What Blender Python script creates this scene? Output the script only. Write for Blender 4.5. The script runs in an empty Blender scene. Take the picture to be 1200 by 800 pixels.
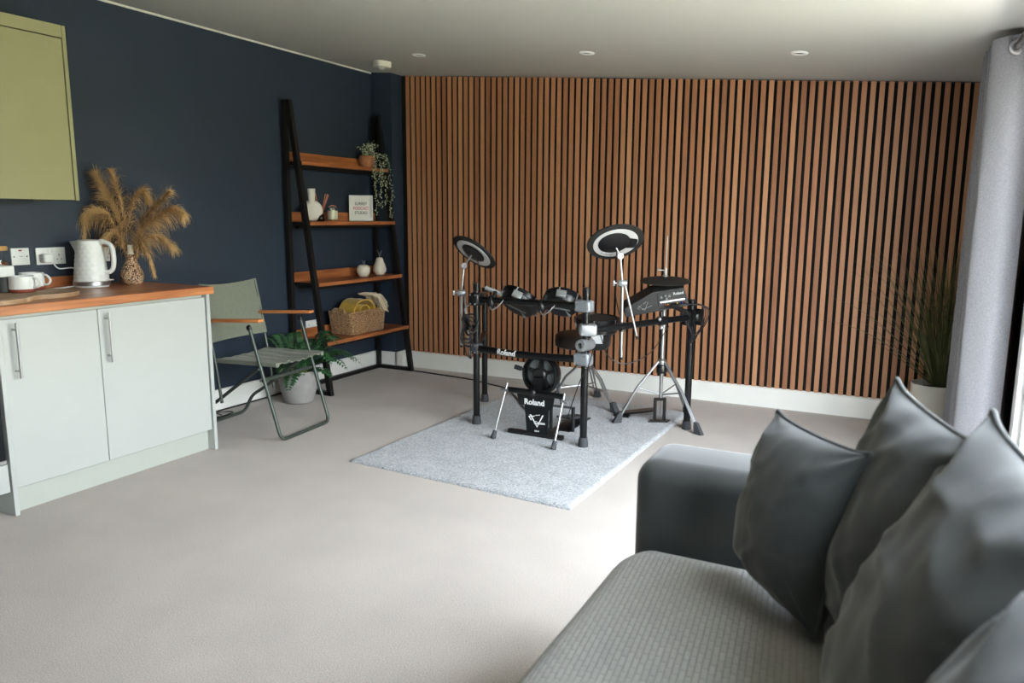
import bpy, bmesh, math, random
from mathutils import Vector, Matrix, noise
from math import sin, cos, pi, radians, sqrt, atan2
random.seed(7)
COL = bpy.context.scene.collection
V = Vector
ORG = {}

# ------------------------------------------------------------------ mesh helpers
def new():
    return bmesh.new()

def frame(o, z, xh=(1, 0, 0)):
    z = V(z).normalized(); x = V(xh)
    x = x - z * x.dot(z)
    if x.length < 1e-4:
        x = V((0, 1, 0)) - z * z.y
    x.normalize(); y = z.cross(x)
    M = Matrix((x, y, z)).transposed().to_4x4(); M.translation = V(o)
    return M

def box(bm, lo, hi, bev=0.0, seg=2, M=None):
    lo = V(lo); hi = V(hi)
    r = bmesh.ops.create_cube(bm, size=1.0)
    vs = r['verts']
    for v in vs:
        v.co = V(((lo.x + hi.x) / 2 + v.co.x * (hi.x - lo.x), (lo.y + hi.y) / 2 + v.co.y * (hi.y - lo.y), (lo.z + hi.z) / 2 + v.co.z * (hi.z - lo.z)))
        if M: v.co = M @ v.co
    if bev > 0:
        es = list({e for v in vs for e in v.link_edges})
        bmesh.ops.bevel(bm, geom=es, offset=bev, segments=seg, profile=0.5, affect='EDGES')

def spline(pts, n=8, closed=False):
    pts = [V(p) for p in pts]; out = []; m = len(pts)
    rng = m if closed else m - 1
    for i in range(rng):
        if closed:
            a, b, c, d = pts[(i - 1) % m], pts[i], pts[(i + 1) % m], pts[(i + 2) % m]
        else:
            b, c = pts[i], pts[i + 1]
            a = pts[i - 1] if i else b * 2 - c
            d = pts[i + 2] if i + 2 < m else c * 2 - b
        for k in range(n):
            t = k / n
            out.append(0.5 * ((2 * b) + (c - a) * t + (2 * a - 5 * b + 4 * c - d) * t * t + (3 * b - a - 3 * c + d) * t ** 3))
    if not closed: out.append(pts[-1])
    return out

def fillet(pts, r, n=5):
    pts = [V(p) for p in pts]; out = [pts[0]]
    for i in range(1, len(pts) - 1):
        a, b, c = pts[i - 1], pts[i], pts[i + 1]
        u = (a - b); w = (c - b); k = min(r, u.length * .49, w.length * .49)
        p = b + u.normalized() * k; q = b + w.normalized() * k
        for j in range(n + 1):
            t = j / n
            out.append(p * (1 - t) ** 2 + b * 2 * t * (1 - t) + q * t * t)
    out.append(pts[-1]); return out

def tube(bm, pts, r, seg=10, r2=None, closed=False, flat=None):
    pts = [V(p) for p in pts]; n = len(pts)
    T = []
    for i in range(n):
        if closed: t = pts[(i + 1) % n] - pts[i - 1]
        else: t = pts[min(i + 1, n - 1)] - pts[max(i - 1, 0)]
        T.append(t.normalized() if t.length > 1e-9 else V((0, 0, 1)))
    up = V((0, 0, 1)) if abs(T[0].z) < .9 else V((1, 0, 0))
    N = (up - T[0] * up.dot(T[0])).normalized(); rings = []
    for i in range(n):
        N = (N - T[i] * N.dot(T[i])); N.normalize(); B = T[i].cross(N)
        rr = r if r2 is None else r + (r2 - r) * i / max(1, n - 1)
        ra, rb = (rr, rr) if flat is None else (rr, rr * flat)
        rings.append([bm.verts.new(pts[i] + N * (ra * cos(2 * pi * k / seg)) + B * (rb * sin(2 * pi * k / seg))) for k in range(seg)])
    m = n if closed else n - 1
    for i in range(m):
        a = rings[i]; b = rings[(i + 1) % n]
        for k in range(seg):
            bm.faces.new((a[k], a[(k + 1) % seg], b[(k + 1) % seg], b[k]))
    if not closed:
        bm.faces.new(rings[0][::-1]); bm.faces.new(rings[-1])

def lathe(bm, prof, M=None, seg=32, sx=1, sy=1):
    M = M or Matrix(); rings = []
    for (r, z) in prof:
        if r < 1e-6: rings.append([bm.verts.new(M @ V((0, 0, z)))])
        else: rings.append([bm.verts.new(M @ V((r * sx * cos(2 * pi * k / seg), r * sy * sin(2 * pi * k / seg), z))) for k in range(seg)])
    for a, b in zip(rings, rings[1:]):
        for k in range(seg):
            j = (k + 1) % seg
            if len(a) == 1 and len(b) == 1: continue
            if len(a) == 1: bm.faces.new((a[0], b[j], b[k]))
            elif len(b) == 1: bm.faces.new((a[k], a[j], b[0]))
            else: bm.faces.new((a[k], a[j], b[j], b[k]))
    if len(rings[0]) > 1: bm.faces.new(rings[0][::-1])
    if len(rings[-1]) > 1: bm.faces.new(rings[-1])

def cyl(bm, a, b, r, seg=14, r2=None):
    tube(bm, [a, b], r, seg, r2)

def prism(bm, poly, d, M=None):
    """polygon (x, y) extruded along local z by d"""
    M = M or Matrix()
    a = [bm.verts.new(M @ V((x, y, 0))) for x, y in poly]; b = [bm.verts.new(M @ V((x, y, d))) for x, y in poly]
    n = len(poly); bm.faces.new(a[::-1]); bm.faces.new(b)
    for i in range(n): bm.faces.new((a[i], a[(i + 1) % n], b[(i + 1) % n], b[i]))

def quad(bm, a, b, c, d):
    bm.faces.new([bm.verts.new(V(p)) for p in (a, b, c, d)])

def sphere(bm, c, r, sx=1, sy=1, sz=1, seg=14):
    r_ = bmesh.ops.create_uvsphere(bm, u_segments=seg, v_segments=seg // 2 + 1, radius=r)
    for v in r_['verts']: v.co = V((v.co.x * sx, v.co.y * sy, v.co.z * sz)) + V(c)

def hull(bm, pts):
    vs = [bm.verts.new(V(p)) for p in pts]
    bmesh.ops.convex_hull(bm, input=vs)

# ------------------------------------------------------------------ object helpers
def thing(name, label, cat, loc=(0, 0, 0), rotz=0, group=None):
    o = bpy.data.objects.new(name, None); COL.objects.link(o)
    o.empty_display_size = .05
    o.location = loc; o.rotation_euler = (0, 0, rotz)
    o['label'] = label; o['category'] = cat
    if group: o['group'] = group
    ORG[o.name] = V(loc)
    return o

def part(name, bm, m, parent=None, smooth=40, label=None, local=False, kind=None):
    bmesh.ops.recalc_face_normals(bm, faces=bm.faces)
    me = bpy.data.meshes.new(name)
    if parent is not None and not local:
        off = ORG[parent.name]
        bmesh.ops.translate(bm, verts=bm.verts, vec=-off)
    bm.to_mesh(me); bm.free()
    if smooth:
        me.shade_smooth(); me.set_sharp_from_angle(angle=radians(smooth))
    for mm in (m if isinstance(m, (list, tuple)) else [m]): me.materials.append(mm)
    o = bpy.data.objects.new(name, me); COL.objects.link(o)
    if parent is not None:
        o.parent = parent; ORG[o.name] = ORG[parent.name] if not local else V((0, 0, 0))
    else: ORG[o.name] = V((0, 0, 0))
    if label: o['label'] = label
    if kind: o['kind'] = kind
    return o

def tag(o, label, cat, group=None, kind=None):
    o['label'] = label; o['category'] = cat
    if group: o['group'] = group
    if kind: o['kind'] = kind
    return o

def struct(name, bm, m, smooth=30, parent=None):
    o = part(name, bm, m, parent, smooth)
    if parent is None: o['kind'] = 'structure'
    return o

def text_part(name, txt, size, M, m, parent, ext=.0006, bold=0.0, sx=1.0, align='CENTER', bend=None):
    cu = bpy.data.curves.new('lettering', 'FONT'); cu.body = txt; cu.size = size; cu.align_x = align; cu.align_y = 'CENTER'
    cu.extrude = ext; cu.offset = bold; cu.resolution_u = 3
    tmp = bpy.data.objects.new('lettering_source', cu); COL.objects.link(tmp)
    dg = bpy.context.evaluated_depsgraph_get()
    me = bpy.data.meshes.new_from_object(tmp.evaluated_get(dg))
    bpy.data.objects.remove(tmp); bpy.data.curves.remove(cu)
    bm = new(); bm.from_mesh(me); bpy.data.meshes.remove(me)
    if bend:
        for k in range(-9, 10):
            bmesh.ops.bisect_plane(bm, geom=bm.verts[:] + bm.edges[:] + bm.faces[:], plane_co=(0, k * .002, 0), plane_no=(0, 1, 0))
    for v in bm.verts:
        c = V((v.co.x * sx, v.co.y, v.co.z))
        if bend: c.z = bend(c.x, c.y) + (.0004 if c.z > 0 else -.0015)
        v.co = M @ c
    return part(name, bm, m, parent, smooth=0)

# ------------------------------------------------------------------ materials
MATS = {}
def lin(c):
    return tuple(((x / 255) / 12.92 if x / 255 <= .04045 else (((x / 255) + .055) / 1.055) ** 2.4) for x in c) + (1,)

def base(name):
    m = bpy.data.materials.new(name); m.use_nodes = True
    nt = m.node_tree; b = nt.nodes['Principled BSDF']
    return m, nt, b

def N(nt, t, **kw):
    n = nt.nodes.new(t)
    for k, v in kw.items():
        if k in n.inputs: n.inputs[k].default_value = v
        else: setattr(n, k, v)
    return n

def coords(nt, scale=(1, 1, 1), kind='Object', rot=(0, 0, 0)):
    tc = N(nt, 'ShaderNodeTexCoord'); mp = N(nt, 'ShaderNodeMapping')
    mp.inputs['Scale'].default_value = scale; mp.inputs['Rotation'].default_value = rot
    nt.links.new(tc.outputs[kind], mp.inputs[0]); return mp.outputs[0]

def ramp(nt, src, stops):
    r = N(nt, 'ShaderNodeValToRGB'); cr = r.color_ramp
    while len(cr.elements) < len(stops): cr.elements.new(.5)
    for e, (p, c) in zip(cr.elements, stops): e.position = p; e.color = c
    nt.links.new(src, r.inputs[0]); return r.outputs[0]

def bump(nt, b, src, strength, dist=.002):
    bp = N(nt, 'ShaderNodeBump'); bp.inputs['Strength'].default_value = strength; bp.inputs['Distance'].default_value = dist
    nt.links.new(src, bp.inputs['Height']); nt.links.new(bp.outputs[0], b.inputs['Normal']); return bp

def plain(name, rgb, rough=.5, metal=0.0, var=.06, vscale=8, bmp=0.0, bscale=300, coat=0.0, sheen=0.0):
    if name in MATS: return MATS[name]
    m, nt, b = base(name); c = lin(rgb)
    nz = N(nt, 'ShaderNodeTexNoise', Scale=vscale, Detail=3.0); nt.links.new(coords(nt), nz.inputs['Vector'])
    lo = tuple(x * (1 - var) for x in c[:3]) + (1,); hi = tuple(min(1, x * (1 + var)) for x in c[:3]) + (1,)
    nt.links.new(ramp(nt, nz.outputs[0], [(.3, lo), (.7, hi)]), b.inputs['Base Color'])
    b.inputs['Roughness'].default_value = rough; b.inputs['Metallic'].default_value = metal
    if coat: b.inputs['Coat Weight'].default_value = coat; b.inputs['Coat Roughness'].default_value = .08
    if sheen: b.inputs['Sheen Weight'].default_value = sheen; b.inputs['Sheen Roughness'].default_value = .4
    if bmp:
        n2 = N(nt, 'ShaderNodeTexNoise', Scale=bscale, Detail=4.0); nt.links.new(coords(nt), n2.inputs['Vector'])
        bump(nt, b, n2.outputs[0], bmp)
    MATS[name] = m; return m

def wood(name, dark, light, scale=(3, 40, 40), rough=.45):
    m, nt, b = base(name)
    v = coords(nt, scale)
    n1 = N(nt, 'ShaderNodeTexNoise', Scale=1.0, Detail=6.0, Distortion=.6); nt.links.new(v, n1.inputs['Vector'])
    nt.links.new(ramp(nt, n1.outputs[0], [(.3, lin(dark)), (.5, lin([(a + c) / 2 for a, c in zip(dark, light)])), (.72, lin(light))]), b.inputs['Base Color'])
    b.inputs['Roughness'].default_value = rough
    bump(nt, b, n1.outputs[0], .08, .001)
    return m

def speckle(name, cols, scale, rough=.95, bstr=.6, bdist=.004, stretch=(1, 1, 1), sheen=.2, big=None):
    m, nt, b = base(name)
    v = coords(nt, stretch)
    n1 = N(nt, 'ShaderNodeTexNoise', Scale=scale, Detail=5.0, Roughness=.7); nt.links.new(v, n1.inputs['Vector'])
    col = ramp(nt, n1.outputs[0], [(p, lin(c)) for p, c in cols])
    if big:
        n2 = N(nt, 'ShaderNodeTexNoise', Scale=big[0], Detail=3.0); nt.links.new(coords(nt), n2.inputs['Vector'])
        mx = N(nt, 'ShaderNodeMixRGB', blend_type='MULTIPLY'); mx.inputs[0].default_value = 1
        nt.links.new(col, mx.inputs[1]); nt.links.new(ramp(nt, n2.outputs[0], [(.35, (1 - big[1],) * 3 + (1,)), (.65, (1, 1, 1, 1))]), mx.inputs[2])
        col = mx.outputs[0]
    nt.links.new(col, b.inputs['Base Color'])
    b.inputs['Roughness'].default_value = rough; b.inputs['Sheen Weight'].default_value = sheen
    bump(nt, b, n1.outputs[0], bstr, bdist)
    return m

# wall / room
M_NAVY = plain('navy_wall_paint', (37, 50, 66), .55, var=.04, vscale=2, bmp=.08, bscale=160)
M_WHITEPAINT = plain('white_wall_paint', (226, 224, 218), .7, var=.02)
M_CEIL = plain('ceiling_paint', (182, 184, 178), .8, var=.02, vscale=1.5)
M_SKIRT = plain('skirting_paint', (236, 236, 232), .4, var=.015)
M_FELT = plain('black_felt', (9, 9, 10), .95, var=.2, vscale=200)
M_CARPET = speckle('beige_carpet', [(.32, (124, 113, 105)), (.5, (184, 174, 166)), (.68, (222, 213, 205))], 300, bstr=.6, bdist=.005, big=(3.2, .10))
M_RUG = speckle('grey_rug_pile', [(.3, (92, 96, 102)), (.47, (165, 170, 176)), (.56, (190, 192, 194)), (.72, (222, 221, 218))], 105, bstr=.8, bdist=.006, stretch=(1, 1.6, 1), big=(9.0, .12))

def slat_mat():
    m, nt, b = base('slat_timber')
    tc = N(nt, 'ShaderNodeTexCoord'); sp = N(nt, 'ShaderNodeSeparateXYZ'); nt.links.new(tc.outputs['Object'], sp.inputs[0])
    mt = N(nt, 'ShaderNodeMath', operation='MULTIPLY'); mt.inputs[1].default_value = 1 / PITCH; nt.links.new(sp.outputs[0], mt.inputs[0])
    fl = N(nt, 'ShaderNodeMath', operation='FLOOR'); nt.links.new(mt.outputs[0], fl.inputs[0])
    wn = N(nt, 'ShaderNodeTexWhiteNoise', noise_dimensions='1D'); nt.links.new(fl.outputs[0], wn.inputs['W'])
    nz = N(nt, 'ShaderNodeTexNoise', Scale=1.0, Detail=6.0, Distortion=.5); nt.links.new(coords(nt, (110, 20, 1.6)), nz.inputs['Vector'])
    ad = N(nt, 'ShaderNodeMath', operation='MULTIPLY_ADD'); ad.inputs[1].default_value = .55; nt.links.new(wn.outputs[0], ad.inputs[0])
    ml = N(nt, 'ShaderNodeMath', operation='MULTIPLY'); ml.inputs[1].default_value = .55; nt.links.new(nz.outputs[0], ml.inputs[0]); nt.links.new(ml.outputs[0], ad.inputs[2])
    nt.links.new(ramp(nt, ad.outputs[0], [(.15, lin((136, 90, 62))), (.5, lin((170, 118, 83))), (.9, lin((194, 144, 106)))]), b.inputs['Base Color'])
    b.inputs['Roughness'].default_value = .5
    bump(nt, b, nz.outputs[0], .1, .001)
    return m

# furniture
M_CAB = plain('sage_white_laminate', (182, 186, 183), .28, var=.012, coat=.2)
M_WALLCAB = plain('garden_tinted_laminate', (160, 158, 120), .22, var=.015, coat=.4)  # the garden's greenish reflection is put into this base colour
M_PLINTH = plain('plinth_laminate', (176, 181, 174), .35, var=.015)
M_DARKIN = plain('dark_grey_casing', (70, 74, 70), .7)  # even dark grey for the body of the appliance
M_WORKTOP = wood('worktop_timber', (146, 86, 52), (200, 134, 86), (30, 2.2, 30), .33)
M_SHELFWOOD = wood('shelf_timber', (138, 78, 44), (190, 120, 72), (34, 2.5, 34), .4)
M_ARMWOOD = wood('armrest_timber', (176, 104, 56), (214, 142, 84), (3, 40, 40), .4)
M_BOARD = wood('chopping_board_timber', (150, 118, 88), (206, 178, 146), (20, 3, 20), .55)
M_STEEL = plain('brushed_steel', (190, 190, 192), .3, .8, var=.03)
M_CHROME = plain('chrome', (176, 176, 178), .32, .9, var=.02)
M_SATIN = plain('satin_grey_metal', (172, 176, 180), .35, .8, var=.04)
M_DARKROD = plain('dark_rod_metal', (96, 96, 96), .35, .7, var=.05)
M_GREYCLAMP = plain('clamp_grey', (140, 146, 152), .35, .4, var=.04)
M_BLACKMETAL = plain('black_steel', (24, 23, 22), .5, .3, var=.15)
M_RACK = plain('rack_black_tube', (16, 17, 19), .3, .3, var=.1)
M_RUBBER = plain('black_rubber', (27, 26, 25), .7, var=.12, vscale=40)
M_FOOT = plain('grey_rubber', (56, 58, 62), .7, var=.1)
M_BLACKPL = plain('black_plastic', (18, 18, 20), .35, var=.15)
M_MODULE = plain('module_casing', (14, 14, 15), .62, var=.1)
M_GREYPL = plain('grey_pad_plastic', (88, 92, 94), .45, var=.1)
M_KICKGREY = plain('kick_back_grey', (120, 126, 128), .4, var=.05)
M_WHITEPL = plain('white_plastic', (232, 234, 234), .3, var=.01)
M_OFFWHITE = plain('off_white_plastic', (224, 220, 208), .35, var=.02)
M_SILVER = plain('silver_ring', (206, 206, 208), .4, .2, var=.02)
M_WHITEINK = plain('white_print', (236, 236, 236), .5, var=.01)
M_GREYINK = plain('grey_print', (150, 152, 154), .5, var=.01)
M_DARKINK = plain('dark_print', (52, 54, 58), .6, var=.01)
M_PINKINK = plain('pink_print', (206, 40, 120), .6, var=.01)
M_REDINK = plain('red_indicator', (150, 20, 30), .4, var=.02)
M_PAPER = plain('print_paper', (240, 238, 232), .7, var=.01)
M_GLASSBLACK = plain('black_oven_glass', (16, 18, 24), .08, var=.02)
M_OLIVEFRAME = plain('olive_painted_tube', (70, 78, 72), .38, .35, var=.05)
M_CANVAS = plain('olive_canvas', (116, 120, 106), .85, var=.06, vscale=60, bmp=.25, bscale=900, sheen=.2)
M_CONCRETE = plain('concrete_pot', (150, 148, 146), .85, var=.1, vscale=14, bmp=.3, bscale=60)
M_SOIL = plain('potting_soil', (60, 46, 34), .95, var=.3, vscale=120, bmp=.8, bscale=150)
M_WHITEPOT = plain('white_glazed_pot', (228, 226, 220), .3, var=.015)
M_FERN = plain('fern_leaf', (46, 86, 50), .5, var=.3, vscale=18)
M_MOSS = plain('moss_yellow_green', (150, 158, 60), .8, var=.3, vscale=60)
M_TRAIL = plain('trailing_leaf', (184, 192, 164), .5, var=.3, vscale=60)
M_TRAILSTEM = plain('trailing_stem', (96, 110, 76), .6, var=.2)
M_GRASSLEAF = plain('grass_blade', (72, 78, 42), .55, var=.35, vscale=10)
M_PAMPAS = plain('pampas_plume', (208, 172, 120), .9, var=.2, vscale=25)
M_PAMPASTEM = plain('pampas_stalk', (160, 120, 70), .7, var=.1)
M_WICKER = speckle('wicker', [(.36, (74, 48, 28)), (.5, (150, 110, 70)), (.64, (214, 180, 136))], 70, rough=.8, bstr=.6, bdist=.003, stretch=(1, 1, 3))
M_TERRA = plain('terracotta_basket', (168, 112, 78), .85, var=.2, vscale=40, bmp=.5, bscale=90)
M_YELLOW = plain('mustard_wool', (208, 168, 62), .95, var=.14, vscale=50, bmp=.6, bscale=260, sheen=.3)
M_FRINGE = plain('cream_fringe', (228, 214, 186), .95, var=.06)
M_CERAMIC = plain('cream_ceramic', (222, 214, 198), .25, var=.03, coat=.2)
M_MATTCER = plain('matt_white_ceramic', (220, 214, 204), .6, var=.04, vscale=20)
M_BROWNGLASS = plain('brown_glass', (40, 20, 14), .1, var=.05)
M_REED = plain('reed_stick', (200, 124, 90), .7, var=.1)
M_WAX = plain('candle_wax', (240, 228, 204), .5, var=.02)
M_MUGBASE = plain('terracotta_mug_base', (132, 62, 46), .7, var=.06)
M_COFFEE = plain('ground_coffee', (120, 66, 44), .9, var=.2, vscale=150)
M_CORK = plain('cork_lid', (190, 146, 92), .85, var=.15, vscale=80)
M_CURTAIN = plain('grey_linen', (136, 136, 142), .9, var=.16, vscale=160, bmp=.6, bscale=420, sheen=.15)
M_STOOL = plain('stool_vinyl', (40, 30, 28), .5, var=.1)
M_SOFA = plain('grey_velvet', (53, 56, 56), .8, var=.14, vscale=9, bmp=.2, bscale=220, sheen=.32)
M_PIPING = plain('velvet_piping', (58, 61, 62), .8, var=.06, sheen=.1)
M_LAWN = speckle('lawn_turf', [(.3, (96, 100, 74)), (.7, (140, 142, 108))], 30, bstr=.5)
M_DECK = plain('patio_slab', (196, 184, 172), .85, var=.12, vscale=4)
M_HEDGE = speckle('hedge_leaves', [(.35, (50, 60, 36)), (.65, (124, 132, 80))], 16, bstr=1.0, bdist=.05)

def seat_mat():
    m, nt, b = base('basketweave_seat_fabric')
    v = coords(nt, (1, 1, 1), rot=(0, 0, radians(84)))
    bk = N(nt, 'ShaderNodeTexBrick', Scale=1.0); bk.inputs['Brick Width'].default_value = .034; bk.inputs['Row Height'].default_value = .0125; bk.inputs['Mortar Size'].default_value = .0022; bk.inputs['Mortar Smooth'].default_value = 1.0
    bk.inputs['Color1'].default_value = lin((150, 147, 141)); bk.inputs['Color2'].default_value = lin((142, 139, 134)); bk.inputs['Mortar'].default_value = lin((122, 119, 114)); nt.links.new(v, bk.inputs['Vector'])
    n2 = N(nt, 'ShaderNodeTexNoise', Scale=320.0, Detail=3.0); nt.links.new(coords(nt), n2.inputs['Vector'])
    mx = N(nt, 'ShaderNodeMixRGB', blend_type='MULTIPLY'); mx.inputs[0].default_value = .5
    nt.links.new(bk.outputs['Color'], mx.inputs[1]); nt.links.new(ramp(nt, n2.outputs[0], [(.3, (.7, .7, .7, 1)), (.7, (1, 1, 1, 1))]), mx.inputs[2]); nt.links.new(mx.outputs[0], b.inputs['Base Color'])
    b.inputs['Roughness'].default_value = .9; b.inputs['Sheen Weight'].default_value = .25
    bp = bump(nt, b, bk.outputs['Fac'], .7, .003); bp.invert = True
    return m
M_SEAT = seat_mat()

def glass_mat(name, tint=(1, 1, 1), rough=0.0, amount=.9):
    m = bpy.data.materials.new(name); m.use_nodes = True; nt = m.node_tree; nt.nodes.clear()
    out = N(nt, 'ShaderNodeOutputMaterial'); tr = N(nt, 'ShaderNodeBsdfTransparent'); gl = N(nt, 'ShaderNodeBsdfGlossy'); mx = N(nt, 'ShaderNodeMixShader'); fr = N(nt, 'ShaderNodeValue')
    tr.inputs[0].default_value = tuple(t * amount for t in tint) + (1,); gl.inputs['Roughness'].default_value = .03; fr.outputs[0].default_value = .06
    nt.links.new(fr.outputs[0], mx.inputs[0]); nt.links.new(tr.outputs[0], mx.inputs[1]); nt.links.new(gl.outputs[0], mx.inputs[2]); nt.links.new(mx.outputs[0], out.inputs[0])
    return m
M_PANE = glass_mat('window_glass', amount=.95)
M_JARGLASS = glass_mat('clear_jar_glass', (.97, .99, .98), amount=.96)

# ================================================================== ROOM
H0, SL = 2.449, .0835            # the ceiling falls gently towards the window side
def ceil_z(x): return H0 - SL * x
D, W, PITCH = 5.349, 4.5, .0504
Y0 = -2.6

bm = new(); box(bm, (-.15, Y0 - .15, -.12), (W + .25, D + .2, 0)); struct('floor', bm, M_CARPET, 0)
bm = new()
hull(bm, [(x, y, ceil_z(x) + dz) for x in (-.15, W + .25) for y in (Y0 - .15, D + .2) for dz in (0, .12)]); struct('ceiling', bm, M_CEIL, 0)
bm = new(); box(bm, (-.15, Y0 - .15, 0), (0, D + .2, 2.46)); struct('wall_left', bm, M_NAVY, 0)
bm = new(); box(bm, (0, 5.222, 0), (.2, D + .02, 2.46)); struct('wall_corner', bm, M_NAVY, 0)
bm = new(); box(bm, (0, D + .02, 0), (W + .25, D + .2, 2.46)); wb = struct('wall_back', bm, M_NAVY, 0)
bm = new(); box(bm, (-.15, Y0 - .15, 0), (W + .25, Y0, 2.46)); struct('wall_front', bm, M_WHITEPAINT, 0)
OY0, OY1, OZ = .2, 3.78, 1.98
bm = new()
box(bm, (W, OY1, 0), (W + .2, D + .02, 2.3)); box(bm, (W, Y0, 0), (W + .2, OY0, 2.3)); box(bm, (W, OY0, OZ), (W + .2, OY1, 2.3))
struct('wall_right', bm, M_NAVY, 0)
# slatted cladding on the back wall
X0S, X1S = .218, 4.47
bm = new()
hull(bm, [(x, y, z) for x in (X0S - .006, X1S) for y in (D + .004, D + .02) for z in (.14, ceil_z(x) - .012)])
cl = part('felt_backing', bm, M_FELT, wb, 0)
bm = new(); k = int(X0S / PITCH) + 1
while k * PITCH + .04 < X1S:
    x = k * PITCH + .008
    zt = ceil_z(x) - .005 - .003 * ((k // 12) % 2)
    box(bm, (x, D - .008, .141), (x + .0295, D + .006, zt))
    k += 1
part('timber_slats', bm, slat_mat(), wb, 0, label='warm timber slats')
# skirting boards
def skirt(name, a, b, n, h=.142, t=.016):
    a = V(a); b = V(b); n = V(n)
    M = frame(a, (b - a), n)
    L = (b - a).length
    bm = new()
    prof = [(0, 0), (t, 0), (t, h - .012), (t * .75, h - .006), (t * .35, h), (0, h)]
    va = [bm.verts.new(a + n * p + V((0, 0, q))) for p, q in prof]; vb = [bm.verts.new(b + n * p + V((0, 0, q))) for p, q in prof]
    bm.faces.new(va); bm.faces.new(vb[::-1])
    for i in range(len(prof)):
        j = (i + 1) % len(prof); bm.faces.new((va[i], va[j], vb[j], vb[i]))
    struct(name, bm, M_SKIRT, 30)
skirt('baseboard_left', (0, 2.9, 0), (0, 5.222, 0), (1, 0, 0))
bm = new(); box(bm, (0, 5.206, 0), (.216, 5.222, .142), .003, 1); box(bm, (.2, 5.206, 0), (.216, D, .142), .003, 1); struct('baseboard_corner', bm, M_SKIRT, 30)
skirt('baseboard_back', (.216, D + .012, 0), (W, D + .012, 0), (0, -1, 0), t=.022)
skirt('baseboard_right', (W, D, 0), (W, OY1 + .03, 0), (-1, 0, 0))
# thin pale caulk line where the navy wall meets the ceiling
bm = new(); box(bm, (0, Y0, H0 - .012), (.006, 5.222, H0 + .002)); struct('trim_1', bm, M_WHITEPAINT, 0)

# glazed doors in the window wall
bm = new()
fr_x0, fr_x1 = W - .035, W + .06
box(bm, (fr_x0, OY1 - .07, 0), (fr_x1, OY1 + .02, OZ + .03), .006); box(bm, (fr_x0, OY0 - .02, 0), (fr_x1, OY0 + .07, OZ + .03), .006)
box(bm, (fr_x0, OY0, OZ - .05), (fr_x1, OY1, OZ + .03), .006); box(bm, (fr_x0, OY0, 0), (fr_x1, OY1, .05), .006)
win = struct('window_1', bm, M_WHITEPL, 30)
np_ = 3
for i in range(np_):
    ya = OY0 + .07 + (OY1 - OY0 - .14) * i / np_; yb = OY0 + .07 + (OY1 - OY0 - .14) * (i + 1) / np_
    bm = new(); t = .055
    box(bm, (W - .01, ya, .05), (W + .04, ya + t, OZ - .05), .004); box(bm, (W - .01, yb - t, .05), (W + .04, yb, OZ - .05), .004)
    box(bm, (W - .01, ya + t, .05), (W + .04, yb - t, .05 + t), .004); box(bm, (W - .01, ya + t, OZ - .05 - t), (W + .04, yb - t, OZ - .05), .004)
    s = part('sash', bm, M_WHITEPL, win)
    bm = new(); box(bm, (W + .012, ya + t, .05 + t), (W + .018, yb - t, OZ - .05 - t)); part('pane', bm, M_PANE, s, 0)

# outdoors, seen only through the glass
bm = new(); box(bm, (W + .2, -8, -.2), (W + 2.6, 12, -.03)); o = struct('patio', bm, M_DECK, 0); o['kind'] = 'structure'
bm = new(); box(bm, (W + 2.6, -14, -.2), (W + 16, 18, -.05)); o = struct('lawn', bm, M_LAWN, 0); o['kind'] = 'structure'
bm = new(); bmesh.ops.create_grid(bm, x_segments=60, y_segments=14, size=1)
for v in bm.verts:
    p = V((W + 9 , 2 + v.co.x * 15, .9 + v.co.y * .95))
    p.x += .8 * (v.co.y ** 4) + .35 * noise.noise(p * .9) + .15 * noise.noise(p * 3.1)
    p.z += .2 * noise.noise(V((p.y, 0, 3)))
    v.co = p
o = part('hedge', bm, M_HEDGE, None, 80); o['kind'] = 'structure'

# ================================================================== KITCHEN
def bar_handle(parent, x, y, z0, z1):
    bm = new(); cyl(bm, (x + .034, y, z0), (x + .034, y, z1), .006, 16)
    for z in (z0 + .03, z1 - .03): cyl(bm, (x, y, z), (x + .034, y, z), .0045, 10)
    return part('handle', bm, M_STEEL, parent, 40, label='brushed steel bar handle')

def base_cabinet(y0, y1, label, hy):
    t = thing('base_cabinet', label, 'cabinet', (.33, (y0 + y1) / 2, 0), group='base cabinets under the worktop')
    bm = new(); box(bm, (.03, y0, .15), (.64, y1, .868)); part('carcass', bm, M_PLINTH, t, 0)
    bm = new(); box(bm, (.643, y0 + .0015, .118), (.663, y1 - .0015, .853), .0015, 1); d = part('door', bm, M_CAB, t, 30)
    bar_handle(d, .663, hy, .600, .838)
    return t
base_cabinet(1.806, 2.240, 'narrower pale sage base cabinet with bar handle, beside the black glass appliance', 1.852)
base_cabinet(2.240, 2.858, 'wider pale sage base cabinet with bar handle, next to the folding chair', 2.275)
bm = new()
box(bm, (.03, 2.861, 0), (.672, 2.882, .868), .001, 1)
tag(part('end_panel', bm, M_CAB, None, 30), 'tall pale end panel closing the kitchen run beside the folding chair', 'panel')
bm = new(); box(bm, (.03, 1.784, 0), (.672, 1.804, .868), .001, 1)
tag(part('end_panel', bm, M_CAB, None, 30), 'pale upright panel between the black glass appliance and the base cabinets', 'panel')
bm = new(); box(bm, (.60, 1.805, 0), (.622, 2.860, .117)); tag(part('plinth', bm, M_PLINTH, None, 0), 'pale plinth board along the floor under the two base cabinets', 'plinth')
bm = new(); box(bm, (.54, 1.1, 0), (.56, 1.783, .107)); tag(part('plinth', bm, M_PLINTH, None, 0), 'recessed plinth board under the black glass appliance', 'plinth')
t = thing('kitchen_appliance', 'black glass fronted appliance under the worktop with a pale panel below it', 'appliance', (.35, 1.47, 0))
bm = new(); box(bm, (.05, 1.15, .12), (.63, 1.78, .868)); part('body', bm, M_DARKIN, t, 0)
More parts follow.
